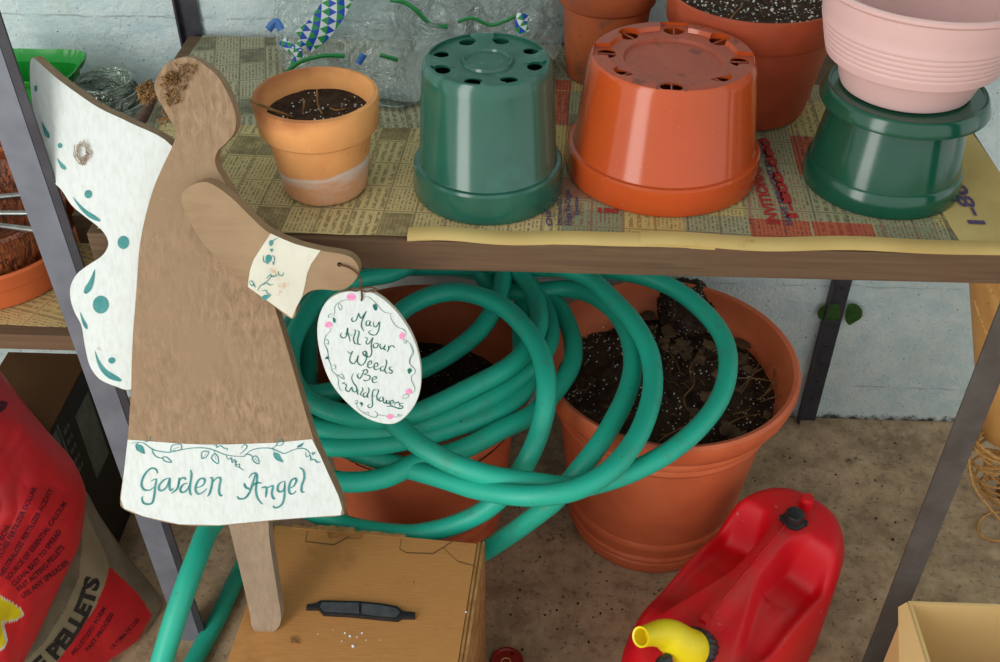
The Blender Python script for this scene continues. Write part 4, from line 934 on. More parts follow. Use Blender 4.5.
# moulded handle
bm = B(); up = lambda L, z: [bz(x, y, z) for x, y in L]
hp = [(307, 604), (315, 603), (321, 600), (340, 600.5), (360, 601), (380, 603), (397, 606), (403, 611), (415, 612), (415, 617), (402, 617), (398, 619.5), (380, 618), (350, 615), (323, 613.5), (318, 608), (306, 608)]
prism(bm, up(hp, BZ + .0055), Vector((0, 0, -.0050))); bevel(bm, .0008, 2, 50); h_ = obj('carry_handle', bm, 'black_plastic', t, smooth=35)
bm = B(); hp2 = [(322, 602.3), (340, 602.3), (359, 603), (359, 613.2), (340, 612), (324, 611.4), (320, 607)]; hp3 = [(361.5, 603.2), (380, 604.8), (396, 608), (400, 612), (396, 616.8), (380, 615.8), (361.5, 613.4)]
prism(bm, up(hp2, BZ + .0062), Vector((0, 0, -.0006))); prism(bm, up(hp3, BZ + .0062), Vector((0, 0, -.0006))); obj('grip_pad', bm, 'grey_plastic', h_)
random.seed(11)
bm = B()
for x, y, s in [(345, 633, 1.4), (350, 636, 1.8), (353, 646, 2.2), (357, 637, 1), (362, 633, 1.5), (342, 641, .9), (366, 640, .8), (318, 634, .8), (380, 640, .8), (333, 630, .6), (466, 612, 1.4)]:
    bmesh.ops.create_icosphere(bm, subdivisions=1, radius=s * .0009, matrix=Matrix.Translation(bz(x, y, BZ + .0012)))
tag(obj('paint_crumbs', bm, 'white', origin=bz(350, 636, BZ)), 'scattered white crumbs on top of the box in front of the handle', 'crumbs', kind='stuff')
bm = B()
for _ in range(14): bmesh.ops.create_icosphere(bm, subdivisions=1, radius=.0012, matrix=Matrix.Translation(bz(295 + random.uniform(-4, 4), 640 + random.uniform(-3, 3), BZ + .002)) @ Matrix.Diagonal((1.6, .7, .7, 1)))
tag(obj('wood_chip', bm, 'stem', origin=bz(295, 640, BZ)), 'tan crumbling wood chip on the box beside the angel leg', 'wood chip')

# ------------------------------------------------------------------ big planters on the floor
def planter(c, label, full, sc_=1.):
    t = thing('planter', c, label, 'plant pot', None); X, Y, Z = c; bm = B(); k = 1.
    prof = [(0, .0), (.104, 0), (.110, .002), (.1145, .009), (.1165, .018), (.1155, .022), (.1205, .026), (.1205, .031), (.1180, .034), (.1222, .038), (.1225, .043), (.1200, .047), (.1225, .066), (.1265, .070), (.1262, .076), (.1240, .080), (.1320, .140), (.1370, .185),
            (.1415, .222), (.1425, .236), (.1470, .240), (.1505, .246), (.1505, .252), (.1485, .256), (.1550, .260), (.1580, .266), (.1580, .272), (.1560, .276), (.1640, .281), (.1690, .289), (.1715, .297), (.1738, .308), (.1728, .316), (.1690, .320), (.1635, .318), (.1620, .310), (.1585, .286), (.1530, .278), (.1400, .235),
            (.133, .200), (.124, .110), (.110, .010), (0, .008)]
    prof = [(r * sc_, z * (1.02 if sc_ < 1 else 1.) + .0005) for r, z in prof]
    lathe(bm, prof, c, 110); obj('pot', bm, 'terra_plastic', t, smooth=30)
    return t
PC = (.633, .236, 0)
t = planter(PC, 'large terracotta-coloured planter at the right with dry weeds in its soil, hose draped over it', True)
SO = soil_disc(t, (PC[0], PC[1], .262), .1525, 'soil', .012, 22, rings=44, dome=.006)
bm = B(); rc = bz(690, 300, .285); random.seed(2)
seg = 40
for j in range(26):
    for i in range(seg): pass
bmesh.ops.create_icosphere(bm, subdivisions=5, radius=1.)
for v in bm.verts:
    p = v.co.copy(); q = Vector((p.x * .040, p.y * .052, p.z * .036)); q += q.normalized() * (.009 * noise.noise(p * 2.2) + .004 * noise.noise(p * 6) + .002 * noise.noise(p * 14)); v.co = q + Vector((rc.x - .008, rc.y - .02, .286))
obj('root_ball', bm, 'soil_perlite', t, smooth=60)
random.seed(21)
def soilpt(r, a, z=.275): return Vector((PC[0] + r * cos(a), PC[1] + r * sin(a), z))
bits(t, [soilpt(.145 * random.random() ** .5, random.random() * 6.28, .270 + random.random() * .006) for _ in range(170)], 'perlite', 'perlite', .0007, .0018)
bm = B()
for (L) in ([(741, 394), (752, 376), (760, 362)], [(739, 390), (756, 372), (772, 364), (780, 366)], [(740, 378), (760, 379), (780, 384), (789, 391)], [(757, 400), (768, 392), (776, 383)], [(760, 402), (775, 397), (786, 396)], [(733, 414), (743, 412), (750, 409)], [(692, 366), (694, 384), (684, 398), (690, 412), (704, 413), (712, 408)], [(668, 350), (676, 362), (680, 372)], [(702, 400), (712, 405)], [(776, 362), (771, 385), (760, 399)], [(645, 455), (664, 437), (690, 424)], [(700, 350), (690, 368), (692, 380)], [(720, 430), (740, 418), (760, 414)]):
    bm = B(); tube(bm, [bz(x, y, .276 + .008 * sin(i * 1.3)) for i, (x, y) in enumerate(L)], .0008, 5, 5); obj('dry_stem', bm, 'stem', t, smooth=60)
bm = B()
for _ in range(60):
    a = random.random() * 6.28; r = .14 * random.random() ** .5; p = soilpt(r, a, .275); d = Vector((random.uniform(-1, 1), random.uniform(-1, 1), random.uniform(-.1, .5))) * .016
    tube(bm, [p, p + d * .5 + Vector((0, 0, .003)), p + d], .0005, 4, 3)
tag(obj('root_fibres', bm, 'stem', t, smooth=60), kind='stuff')
MAT['dead_leaf'] = M('dead_leaf', (104, 74, 46), (62, 46, 34), sc=80, rough=.8)
bm = B(); random.seed(8)
for _ in range(46):
    a = random.uniform(-1.2, 2.0); r = .145 * random.uniform(.35, 1); p = soilpt(r, a, .279); s = random.uniform(.006, .014); th_ = random.random() * 6
    vs = []
    for k in range(6):
        b_ = th_ + k * pi / 3; q = s * (1 if k % 3 else 1.5) * random.uniform(.6, 1); vs.append(bm.verts.new(p + Vector((q * cos(b_), q * sin(b_), random.uniform(-.002, .006)))))
    bm.faces.new(vs)
bmesh.ops.triangulate(bm, faces=bm.faces); bmesh.ops.solidify(bm, geom=bm.faces[:], thickness=.0006)
tag(obj('dead_leaves', bm, 'dead_leaf', t), kind='stuff')
PL = (.2985, .214, 0)
t = planter(PL, 'large terracotta-coloured planter under the coiled hose behind the angel', False, .935)
soil_disc(t, (PL[0], PL[1], .240), .136, 'soil', .010, 22, rings=36)

# ------------------------------------------------------------------ the garden hose, one continuous run
hose_pts = [
 (345, 556, .0135), (300, 548, .0135), (262, 540, .0135), (240, 572, .0135), (218, 618, .0135), (192, 665, .0135), (165, 720, .02), (135, 770, .05), (132, 750, .12), (148, 705, .185), (160, 668, .225), (172, 628, .262), (184, 592, .285), (196, 560, .296), (212, 524, .300), (240, 506, .302), (275, 504, .285), (305, 509, .260),
 (333, 521, .242), (361, 529, .237), (400, 534, .235), (428, 532, .237), (462, 522, .248), (492, 505, .272), (514, 481, .303), (530, 455, .333), (540, 430, .350), (546, 403, .372), (546, 378, .388), (540, 352, .398), (525, 328, .404), (503, 307, .406), (476, 295, .404), (449, 292, .400), (422, 299, .396), (398, 314, .392), (378, 338, .39), (368, 370, .385), (378, 402, .378),
 (400, 428, .370), (421, 446, .364), (452, 463, .357), (491, 476, .350), (530, 482, .345), (572, 487, .339), (605, 481, .335), (640, 468, .336), (672, 450, .338), (700, 426, .342), (720, 398, .348), (728, 368, .355), (724, 340, .360), (707, 315, .366), (678, 291, .372), (645, 277, .376), (606, 270, .378), (560, 268, .378), (510, 268, .378), (460, 267, .38), (410, 267, .382), (361, 270, .384), (322, 288, .384), (296, 318, .382), (282, 352, .378), (286, 384, .374), (312, 394, .370),
 (350, 388, .366), (388, 380, .362), (422, 369, .360), (453, 352, .362), (478, 332, .368), (493, 311, .374), (501, 289, .380), (503, 268, .388), (498, 250, .396), (470, 246, .40), (430, 254, .402), (395, 272, .404), (362, 279, .404), (326, 292, .402), (304, 318, .398), (290, 352, .392), (296, 386, .384), (324, 408, .376), (368, 418, .370),
 (410, 415, .368), (436, 405, .370), (470, 388, .374), (504, 370, .378), (526, 351, .380), (538, 328, .380), (538, 308, .380), (531, 289, .382), (519, 272, .388), (502, 256, .394), (465, 248, .390), (420, 252, .384), (376, 262, .378), (334, 284, .372), (300, 316, .366), (278, 356, .362), (278, 398, .358), (309, 425, .352), (366, 432, .348),
 (424, 425, .348), (458, 413, .350), (490, 398, .352), (519, 379, .354), (540, 359, .354), (550, 338, .352), (548, 316, .350), (538, 296, .352), (522, 278, .356), (500, 266, .360), (460, 262, .356), (410, 262, .350), (360, 268, .346), (312, 292, .342), (288, 340, .340), (272, 386, .338), (280, 430, .336), (320, 445, .336), (368, 446, .337),
 (416, 438, .338), (450, 429, .338), (482, 418, .338), (512, 403, .338), (527, 384, .338), (523, 360, .338), (521, 330, .338), (523, 305, .338), (521, 286, .342), (508, 272, .346), (470, 264, .340), (420, 266, .338), (366, 274, .338), (318, 300, .336), (296, 356, .333), (286, 410, .333), (296, 452, .325), (318, 474, .315), (345, 482, .310),
 (384, 478, .312), (419, 462, .320), (461, 450, .329), (499, 431, .333), (533, 414, .333), (556, 390, .334), (571, 366, .336), (573, 342, .338), (566, 320, .340), (555, 304, .342), (535, 296, .342), (512, 288, .342), (475, 272, .338), (425, 266, .336), (366, 272, .336), (314, 306, .334), (308, 372, .333), (306, 415, .330), (328, 440, .322), (366, 455, .314),
 (400, 466, .312), (439, 477, .322), (478, 489, .334), (517, 495, .348), (546, 495, .356), (577, 489, .361), (608, 472, .364), (630, 448, .366), (645, 420, .368), (653, 386, .372), (649, 352, .378), (633, 322, .384), (608, 295, .392), (587, 277, .398), (560, 267, .402), (530, 258, .404), (500, 258, .402), (480, 268, .38), (490, 284, .36), (515, 292, .355),
 (541, 291, .354), (566, 289, .355), (591, 295, .357), (613, 310, .358), (628, 334, .358), (633, 362, .356), (628, 390, .354), (614, 420, .350), (598, 446, .342), (576, 474, .322), (556, 499, .290), (526, 523, .245), (494, 545, .200), (465, 562, .150), (440, 575, .09), (415, 575, .0135), (385, 572, .0135)]
P3 = [bz(x, y, z) for x, y, z in hose_pts]
bm = B(); tube(bm, P3, .0124, 16, 5)
h_ = tag(obj('garden_hose', bm, 'hose', smooth=80, origin=P3[0]), 'long green garden hose coiled over the two large planters', 'hose')

# ------------------------------------------------------------------ red fuel can

ax = Vector((-.616, -.788, 0)); ay = Vector((.788, -.616, 0)); CO = Vector((.785, .062, 0)) - ax * .064 + ay * .003; CL = .385; CWD = .084; CH = .212
def can_pt(u, v, z): return CO + ax * (u * CL) + ay * (v * CWD) + Vector((0, 0, z))
can = thing('fuel_can', can_pt(.5, 0, 0), 'red plastic fuel can with black vent cap and yellow pouring spout', 'fuel can')
def sstep(a, b, x): x = min(1, max(0, (x - a) / (b - a))); return x * x * (3 - 2 * x)
def can_h(u, v):
    """height of the top surface: end shoulders, a carrying ridge and a scooped grip either side of it"""
    base = CH - .006 * abs(v) ** 2
    s0 = sstep(.20, .29, u) * (1 - sstep(.60, .80, u))                  # along: where the scoops are
    wv = .15 + .35 * sstep(.42, .78, u) + .30 * (1 - sstep(.12, .30, u))   # half width of the ridge
    sc = sstep(wv, wv + .13, abs(v)) * s0
    deep = .036 + .024 * sstep(.45, .22, u) if u < .45 else .030
    ridge = .006 * (1 - sstep(0, .25, abs(v))) * s0
    end = -.012 * sstep(.72, 1, u)
    return base - sc * (deep + .012 * abs(v)) * (1 - .62 * sstep(.70, 1.0, abs(v))) + ridge + end
bm = B(); nr, ns = 34, 128; rows = []
def outl(t):       # plan outline, superellipse, rear end rounder
    c_, s_ = cos(t), sin(t); e = 2 / 3.2; x = abs(c_) ** e * (1 if c_ > 0 else -1); y = abs(s_) ** (2 / 2.6) * (1 if s_ > 0 else -1)
    return .5 + .5 * x, y * (1 - .07 * (.5 + .5 * x))
top = []
for k in range(nr + 1):
    q = k / nr; row = []
    for i in range(ns):
        u, v = outl(2 * pi * i / ns); uu = .5 + (u - .5) * q * (1 - .0 * q); vv = v * q
        rd = sstep(.80, 1.0, q); z = can_h(uu, vv); z = z - .034 * (1 - (1 - rd ** 2.2) ** .5 if rd < 1 else 1)
        sh = 1
        row.append(bm.verts.new(can_pt(uu, vv, z))) if k else None
    top.append(row)
mid = bm.verts.new(can_pt(.5, 0, can_h(.5, 0)))
sides = []
for (zz_, g_) in ((.172, 1.012), (.150, 1.02), (.10, 1.02), (.06, 1.015), (.02, 1.01), (.006, .99), (.001, .95)):
    row = []
    for i in range(ns):
        u, v = outl(2 * pi * i / ns); row.append((u, v, zz_, g_))
    sides.append(row)
last = top[nr]
for i in range(ns): bm.faces.new((mid, top[1][i], top[1][(i + 1) % ns]))
for k in range(1, nr):
    for i in range(ns): j = (i + 1) % ns; bm.faces.new((top[k][i], top[k + 1][i], top[k + 1][j], top[k][j]))
for row in sides:
    cur = []
    for i, (u, v, zz_, g_) in enumerate(row):
        zt = min(zz_, last[i].co.z - .002) if zz_ > .1 else zz_
        cur.append(bm.verts.new(can_pt(.5 + (u - .5) * (1 + (g_ - 1) * .6), v * g_, zt)))
    for i in range(ns): j = (i + 1) % ns; bm.faces.new((last[i], cur[i], cur[j], last[j]))
    last = cur
bm.faces.new(last)
bmesh.ops.smooth_vert(bm, verts=[v for v in bm.verts if v.co.z > .1], factor=.5, use_axis_x=True, use_axis_y=True, use_axis_z=True)
obj('tank', bm, 'can', can, smooth=60)
bm = B(); L = [can_pt(u, 0, can_h(u, 0) + .0002) for u in (.17, .25, .35, .45, .55, .62)]; tube(bm, L, .0012, 6, 4); obj('mould_seam', bm, 'can', can, smooth=60)
bm = B(); p = bz(807, 501, .222); tube(bm, [p + Vector((0, 0, -.03)), p + Vector((0, 0, .0)), p + Vector((.0, 0, .008))], .0085, 14, 3, taper=lambda u: 1 if u < .7 else .8); bmesh.ops.transform(bm, matrix=Matrix.Identity(4), verts=bm.verts); obj('strap_lug', bm, 'can', can, smooth=60)
bm = B(); p = bz(705, 620, .214); box(bm, -.006, .006, -.004, .004, -.006, .006); bevel(bm, .0012); bm.transform(Matrix.Translation(p) @ Matrix.Rotation(.9, 4, 'Z')); obj('latch_nub', bm, 'can', can, smooth=40)
def knurled(bm, c, r, h, n_, tilt=None, dome=.002):
    R_ = tilt or Matrix.Identity(3); seg = n_ * 4; rows = []
    for (q, z) in ((1, 0), (1, h * .8), (.93, h), (.5, h + dome * .6)):
        rows.append([bm.verts.new(c + R_ @ Vector((r * q * (1 + (.05 if (i // 2) % 2 and z <= h * .8 else 0)) * cos(2 * pi * i / seg), r * q * (1 + (.05 if (i // 2) % 2 and z <= h * .8 else 0)) * sin(2 * pi * i / seg), z))) for i in range(seg)])
    for a, b in zip(rows, rows[1:]):
        for i in range(seg): bm.faces.new((a[i], a[(i + 1) % seg], b[(i + 1) % seg], b[i]))
    bm.faces.new(rows[-1]); bm.faces.new(rows[0][::-1])
vc = bz(793, 522, .212); bm = B(); lathe(bm, [(0, -.01), (.0145, -.01), (.0145, .004), (.011, .006), (0, .006)], vc, 30); knurled(bm, vc + Vector((0, 0, .004)), .0115, .013, 14)
for s in (-1, 1):
    b2 = box(bm, -.003 + s * .014, .003 + s * .014, -.0035, .0035, 0, .005); bmesh.ops.transform(bm, matrix=Matrix.Translation(vc) @ Matrix.Rotation(-.25, 4, 'Z'), verts=b2)
obj('vent_cap', bm, 'black_plastic', can, smooth=35)
# spout
sb = bz(694, 650, .205); st = bz(641, 637, .268); sd = (bz(668, 640, .252) - sb).normalized(); Rm = sd.to_track_quat('Z', 'Y').to_matrix()
bm = B(); knurled(bm, sb - sd * .012, .0245, .020, 22, Rm, -.0005); obj('spout_collar', bm, 'black_plastic', can, smooth=35)
bm = B(); p1 = bz(664, 634, .246); C1 = cr([sb + sd * .004, sb + sd * .02, p1, st], 8); rad_ = [.0220, .0222, .0220, .0208, .0192, .0152, .0116, .0110]
L_ = len(C1) - 1
def rr_(u):
    x = u * (len(rad_) - 1); i = min(int(x), len(rad_) - 2); return (rad_[i] + (rad_[i + 1] - rad_[i]) * (x - i)) / .02
# outer tube then lip and bore
P = C1; t0 = (P[1] - P[0]).normalized(); nrm = t0.orthogonal().normalized(); rows = []; seg = 32
for i, p in enumerate(P):
    t_ = (P[min(i + 1, len(P) - 1)] - P[max(i - 1, 0)]).normalized(); nrm = (nrm - t_ * nrm.dot(t_)).normalized(); b_ = t_.cross(nrm); u = i / L_
    rows.append([bm.verts.new(p + (nrm * cos(2 * pi * k / seg) + b_ * sin(2 * pi * k / seg)) * .02 * rr_(u)) for k in range(seg)])
for (off, r_) in ((.0008, .0112), (0, .0090), (-.018, .0085)):
    rows.append([bm.verts.new(P[-1] + t_ * off + (nrm * cos(2 * pi * k / seg) + b_ * sin(2 * pi * k / seg)) * r_) for k in range(seg)])
for a, b in zip(rows, rows[1:]):
    for k in range(seg): bm.faces.new((a[k], a[(k + 1) % seg], b[(k + 1) % seg], b[k]))
bm.faces.new(rows[0][::-1]); bm.faces.new(rows[-1]); sp = obj('spout', bm, 'yellow_plastic', can, smooth=50)
bm = B(); q = p1 + (st - p1) * .15; lathe(bm, [(.0180, -.003), (.0205, -.002), (.0205, .002), (.0175, .003), (.0180, -.003)], (0, 0, 0), 32); bm.transform(Matrix.Translation(sb + sd * .016) @ Rm.to_4x4()); obj('spout_ring', bm, 'yellow_plastic', sp, smooth=50)
bm = B(); q = bz(658, 660, .226); tube(bm, [q + Vector((-.002, -.02, -.004)), q + Vector((.003, -.005, .004)), q + Vector((.012, .0, .002))], .0065, 10, 3); obj('spout_tether', bm, 'black_plastic', can, smooth=50)

# ------------------------------------------------------------------ small red cap on the floor
c_ = bz(507, 662, .006); t = thing('plastic_disc', (c_.x, c_.y, 0), 'small dark red plastic disc with a hole, lying on the concrete right of the box', 'disc')
bm = B(); lathe(bm, [(0, .0005), (.021, .0005), (.0222, .002), (.0222, .0075), (.021, .009), (.0185, .0092), (.017, .0075), (0, .0075)], (c_.x, c_.y, 0), 48); cp = obj('disc', bm, 'red_cap', t, smooth=35)
c2 = B(); q = bz(512, 653, .008); bmesh.ops.create_cone(c2, cap_ends=True, segments=16, radius1=.0022, radius2=.0022, depth=.03, matrix=Matrix.Translation(q)); cut(cp, c2)
bm = B(); ring = [bz(506 + 4.5 * cos(a), 661 + 3 * sin(a), .0078) for a in [k * pi / 6 for k in range(13)]]; tube(bm, ring, .0006, 5, 2); obj('moulded_ring', bm, 'card_light', t)

# ------------------------------------------------------------------ open cardboard carton at the lower right
oz = .19; p0 = bz(908, 601, oz)
t = thing('open_carton', (p0.x + .1, p0.y - .1, 0), 'open light cardboard carton at the front right beside the shelf post', 'box')
bm = B(); x0, y1 = p0.x, p0.y; x1 = x0 + .27; y0 = y1 - .24; w_ = .004
for k in ((x0, x1, y1 - w_, y1, .001, oz), (x0, x1, y0, y0 + w_, .001, oz), (x0, x0 + w_, y0 + w_, y1 - w_, .001, oz), (x1 - w_, x1, y0 + w_, y1 - w_, .001, oz), (x0 + w_, x1 - w_, y0 + w_, y1 - w_, .001, .006)): box(bm, *k)
obj('carton', bm, 'card_light', t)
bm = B(); prism(bm, [Vector((x0 - .0005, y1 - .004, oz)), Vector((x0 - .0005, y0 + .004, oz)), Vector((x0 - .050, y0 + .004, oz - .060)), Vector((x0 - .008, y1 - .004, oz - .010))], Vector((-.0030, 0, .0030))); obj('flap', bm, 'card_light', t)
bm = B(); prism(bm, [Vector((x1 + .0005, y1 - .004, oz)), Vector((x1 + .0005, y0 + .004, oz)), Vector((x1 + .06, y0 + .004, oz - .085)), Vector((x1 + .06, y1 - .006, oz - .085))], Vector((.0032, 0, .0022))); obj('flap', bm, 'card_light', t)

# ------------------------------------------------------------------ bundle with jute twine at the far right
b0 = by(983, 426, .30) + Vector((.05, 0, 0)); b1 = by(975, 278, .30) + Vector((.048, 0, 0)); dd = (b1 - b0).normalized()
t = thing('wrapped_bundle', (b0.x + .02, .30, 0), 'tan paper-wrapped bundle leaning behind the right front post', 'bundle')
bm = B(); pts = [b0 - dd * .010, b0 + dd * .004, b0 + dd * .02, b0 + (b1 - b0) * .5, b1, b1 + dd * .06]; tube(bm, pts, .052, 40, 8, taper=lambda u: .55 + .45 * sstep(0, .22, u)); obj('wrapping', bm, 'bundle', t, smooth=60)
bm = B(); tube(bm, [Vector((b0.x + .030, .30, .0015)), b0 - dd * .04], .017, 16, 3); obj('wooden_core', bm, 'wood_core', t, smooth=60)
t3 = thing('twine_coil', (b0.x + .02, .27, 0), 'loose jute twine wound below the tan bundle and looped on the floor', 'twine')
bm = B(); random.seed(4)
pts = []; tw0 = by(1003, 492, .262); tw1 = by(1000, 440, .262)
for k in range(150):
    a = k * .62; f = k / 150; q = tw0 + (tw1 - tw0) * (.5 + .5 * sin(f * 14)); r = .033 + .010 * sin(f * 14 + 1.2) + .004 * random.random()
    pts.append(q + Vector((r * cos(a), r * sin(a), .006 * sin(a + k * .3) + random.uniform(-.003, .003))))
tube(bm, [p if p.z > .004 else Vector((p.x, p.y, .004)) for p in pts], .0021, 5, 2)
obj('winding', bm, 'twine', t3, smooth=60)
bm = B()
tube(bm, [by(x, y, c) for x, y, c in ((978, 424, .245), (971, 440, .24), (969, 462, .235), (974, 486, .225), (986, 504, .215), (1000, 520, .21))], .0021, 6); obj('loose_strand', bm, 'twine', t3, smooth=60); bm = B()
tube(bm, [bz(x, y, .003 + .004 * (k % 2)) for k, (x, y) in enumerate(((1010, 512), (990, 513), (979, 522), (978, 532), (988, 539), (1005, 541), (1020, 536)))], .0021, 6); obj('floor_loop', bm, 'twine', t3, smooth=60); bm = B()
tube(bm, [by(974, 300, .246), by(983, 325, .246), by(994, 352, .244), by(1006, 380, .244)], .0016, 5); obj('loose_strand', bm, 'twine', t3, smooth=60); bm = B(); tube(bm, [by(984, 280, .246), by(994, 296, .246), by(1005, 312, .246)], .0016, 5)
obj('loose_strand', bm, 'twine', t3, smooth=60)

# ------------------------------------------------------------------ ivy leaves on the wall beside the rear post
def leaf(L, y, label):
    bm = B(); vs = [bm.verts.new(by(a, b, y)) for a, b in cr(L, 5, True)]; c0 = sum((v.co for v in vs), Vector()) / len(vs); m_ = bm.verts.new(c0 + Vector((0, -.003, 0)))
    for i in range(len(vs)): bm.faces.new((m_, vs[i], vs[(i + 1) % len(vs)]))
    bmesh.ops.solidify(bm, geom=bm.faces[:], thickness=.0005); tag(obj('ivy_leaf', bm, 'leaf', smooth=50, origin=c0), label, 'leaf')
leaf([(838, 304), (826, 304), (818, 311), (819, 318), (828, 321), (838, 319), (840, 311)], .452, 'green leaf on the white wall left of the rear post')
leaf([(848, 305), (856, 304), (862, 310), (861, 318), (855, 322), (849, 325), (845, 318)], .452, 'green leaf on the white wall right of the rear post')

# ------------------------------------------------------------------ lower left shelf
sc_ = (-.152, .106, LZ + .0024)
t = thing('clay_saucer', sc_, 'shallow orange clay dish at the left edge holding a brown wicker basket', 'dish')
bm = B(); lathe(bm, [(0, 0), (.080, 0), (.084, .001), (.091, .026), (.0935, .028), (.0985, .046), (.097, .049), (.094, .048), (.088, .028), (.080, .006), (0, .005)], sc_, 80); obj('dish', bm, 'clay_saucer', t, smooth=35)
bz0 = (sc_[0], sc_[1], sc_[2] + .0055)
t = thing('wicker_basket', bz0, 'round brown wicker basket standing in the orange clay dish', 'basket')
bm = B(); n_ = 9
for k in range(14):     # woven rows
    pass
prof = [(0, 0), (.070, 0)] + [(.073 + .018 * k / 12 + (.0012 if k % 2 else 0), .003 + .071 * k / 12) for k in range(13)] + [(.094, .078), (.090, .081), (.086, .078), (.080, .05), (.068, .004), (0, .004)]
lathe(bm, prof, bz0, 100, uv=True); obj('basket', bm, 'wicker', t, smooth=60)
for k, (ya, yb_) in enumerate(((197, 193), (213.5, 213.5), (226, 231))):
    bm = B(); a = bz(-40, ya + (ya - yb_) * 1., LZ + .091 + .000 * k); b = bz(43, yb_, LZ + .091); d = (b - a); tube(bm, [a - d * .3, a, b], .0032, 12, 2); lab = ['metal rod across the basket, rearmost of three', 'metal rod across the basket, middle of three', 'metal rod across the basket, nearest of three'][k]
    tag(obj('metal_rod', bm, 'rod', smooth=60, origin=a), lab, 'rod', 'metal rods across the basket')
t = thing('clay_pot', (-.215, .268, LZ + .0024), 'orange clay pot behind the wicker basket and the pale front post', 'plant pot')
bm = B(); lathe(bm, [(0, 0), (.040, 0), (.043, .002), (.055, .055), (.059, .056), (.0625, .082), (.060, .084), (.0575, .082), (.052, .055), (.038, .006), (0, .005)], (-.215, .268, LZ + .0024), 72); obj('pot', bm, 'clay_stack', t, smooth=40)
for k in range(3):
    t = thing('plastic_tray', (-.245, .372, LZ + .0024 + .012 * k), ['cream plastic tray at the bottom of the stack under the bright green container', 'cream plastic tray in the middle of the stack under the bright green container', 'cream plastic tray, topmost of the stack under the bright green container'][k], 'tray', 'cream trays stacked at the back')
    bm = B(); x0, x1, y0, y1 = -.335, -.155, .335, .425; z0 = LZ + .0024 + .012 * k
    lathe(bm, [(0, 0), (.052, 0), (.058, .002), (.066, .0105), (.070, .0112), (.070, .0118), (.065, .0118), (.056, .0032), (0, .0022)], (-.245, .372, z0), 64); obj('tray', bm, 'cream_plastic', t, smooth=40)
# bright green container
gx0, gx1, gy0, gy1, g0, g1 = -.235, -.128, .318, .392, LZ + .0024 + .037, .662
t = thing('plastic_container', (-.18, .355, g0), 'bright green plastic container with a ribbed flared rim at the upper left', 'container')
bm = B(); rows = []
def rrect(s, z, r=.018, fl=0., rib=0.):
    o2 = []; cxm, cym = (gx0 + gx1) / 2, (gy0 + gy1) / 2; hx, hy = (gx1 - gx0) / 2 * s + fl, (gy1 - gy0) / 2 * s + fl
    for q in range(4):
        for k in range(9):
            a = q * pi / 2 + k * pi / 16; sx__, sy__ = (1, 1, -1, -1)[q], (1, -1, -1, 1)[q]
            c1_ = (cxm + (hx - r) * (1 if q in (0, 3) else -1), cym + (hy - r) * (1 if q in (0, 1) else -1)); o2.append(Vector((c1_[0] + r * cos(a) + rib * (k % 2), c1_[1] + r * sin(a), z)))
    # edges get ribs
    out = []
    for i, p in enumerate(o2):
        nx_ = o2[(i + 1) % len(o2)]; out.append(p)
        if (nx_ - p).length > .02:
            m_ = max(2, int((nx_ - p).length / .005))
            dn = Vector(((nx_ - p).y, -(nx_ - p).x, 0)).normalized()
            for j in range(1, m_): out.append(p.lerp(nx_, j / m_) + dn * (rib if j % 2 else 0))
    return out
def rebuild(q): return q
seqs = [(.80, g0, 0, 0), (.84, g0 + .003, 0, .0), (.93, g0 + .05, 0, .001), (1., g1 - .012, 0, .001), (1., g1 - .010, .006, .0008), (1., g1, .011, .0004), (1., g1 + .001, .0095, .0004), (1., g1 - .009, .004, .0008), (.985, g1 - .012, 0, 0), (.92, g0 + .05, 0, 0), (.82, g0 + .005, 0, 0)]
base_ = None
for (s_, z_, fl, rb) in seqs:
    # counter-clockwise rounded rectangle with evenly many points
    cxm, cym = (gx0 + gx1) / 2, (gy0 + gy1) / 2; hx, hy = (gx1 - gx0) / 2 * s_ + fl, (gy1 - gy0) / 2 * s_ + fl; N_ = 144; row = []
    for i in range(N_):
        a = 2 * pi * i / N_; e = 2 / 5.; c__, s__ = cos(a), sin(a); rbb = rb * (1 if (i // 2) % 2 else -1)
        row.append(bm.verts.new((cxm + (hx + rbb) * abs(c__) ** e * (1 if c__ > 0 else -1), cym + (hy + rbb) * abs(s__) ** e * (1 if s__ > 0 else -1), z_)))
    rows.append(row)
for a, b in zip(rows, rows[1:]):
    for i in range(N_): bm.faces.new((a[i], a[(i + 1) % N_], b[(i + 1) % N_], b[i]))
bm.faces.new(rows[0][::-1]); bm.faces.new(rows[-1]); obj('container', bm, 'green_clam', t, smooth=45)
cpx, cpy = -.094, .362
for k in range(3):
    t = thing('plastic_cup', (cpx + .004 * k, cpy, LZ + .0025 + .0), ['clear plastic cup, innermost of the nested cups at the upper left', 'clear plastic cup, middle one of the nested cups at the upper left', 'clear plastic cup, outermost of the nested cups at the upper left'][k], 'cup', 'nested clear cups')
    zt = LZ + .107 - .013 * k; z0 = LZ + .0065 - .0018 * k; rb_ = .0225 + .0012 * k; rt_ = .0335 + .0038 * k
    bm = B(); lathe(bm, [(0, z0), (rb_, z0), (rb_ + .0005, z0 + .001), (rt_, zt), (rt_ + .0018, zt + .0008), (rt_ + .0018, zt + .002), (rt_ - .0006, zt + .002), (rt_ - .0008, zt - .002), (rb_ - .0004, z0 + .0012), (0, z0 + .0010)], (cpx + .0030 * k, cpy - .001 * k, 0), 64); obj('cup', bm, 'film_cup', t, smooth=50)
bm = B(); a = bz(137, 130, H + .012); b = bz(154, 93, H + .012); tube(bm, [a, a.lerp(b, .5) + Vector((.002, 0, 0)), b], .0048, 10, 5); tag(obj('twig', bm, 'bark', smooth=60, origin=a), 'brown twig on the back left of the shelf beside the wooden head', 'twig')

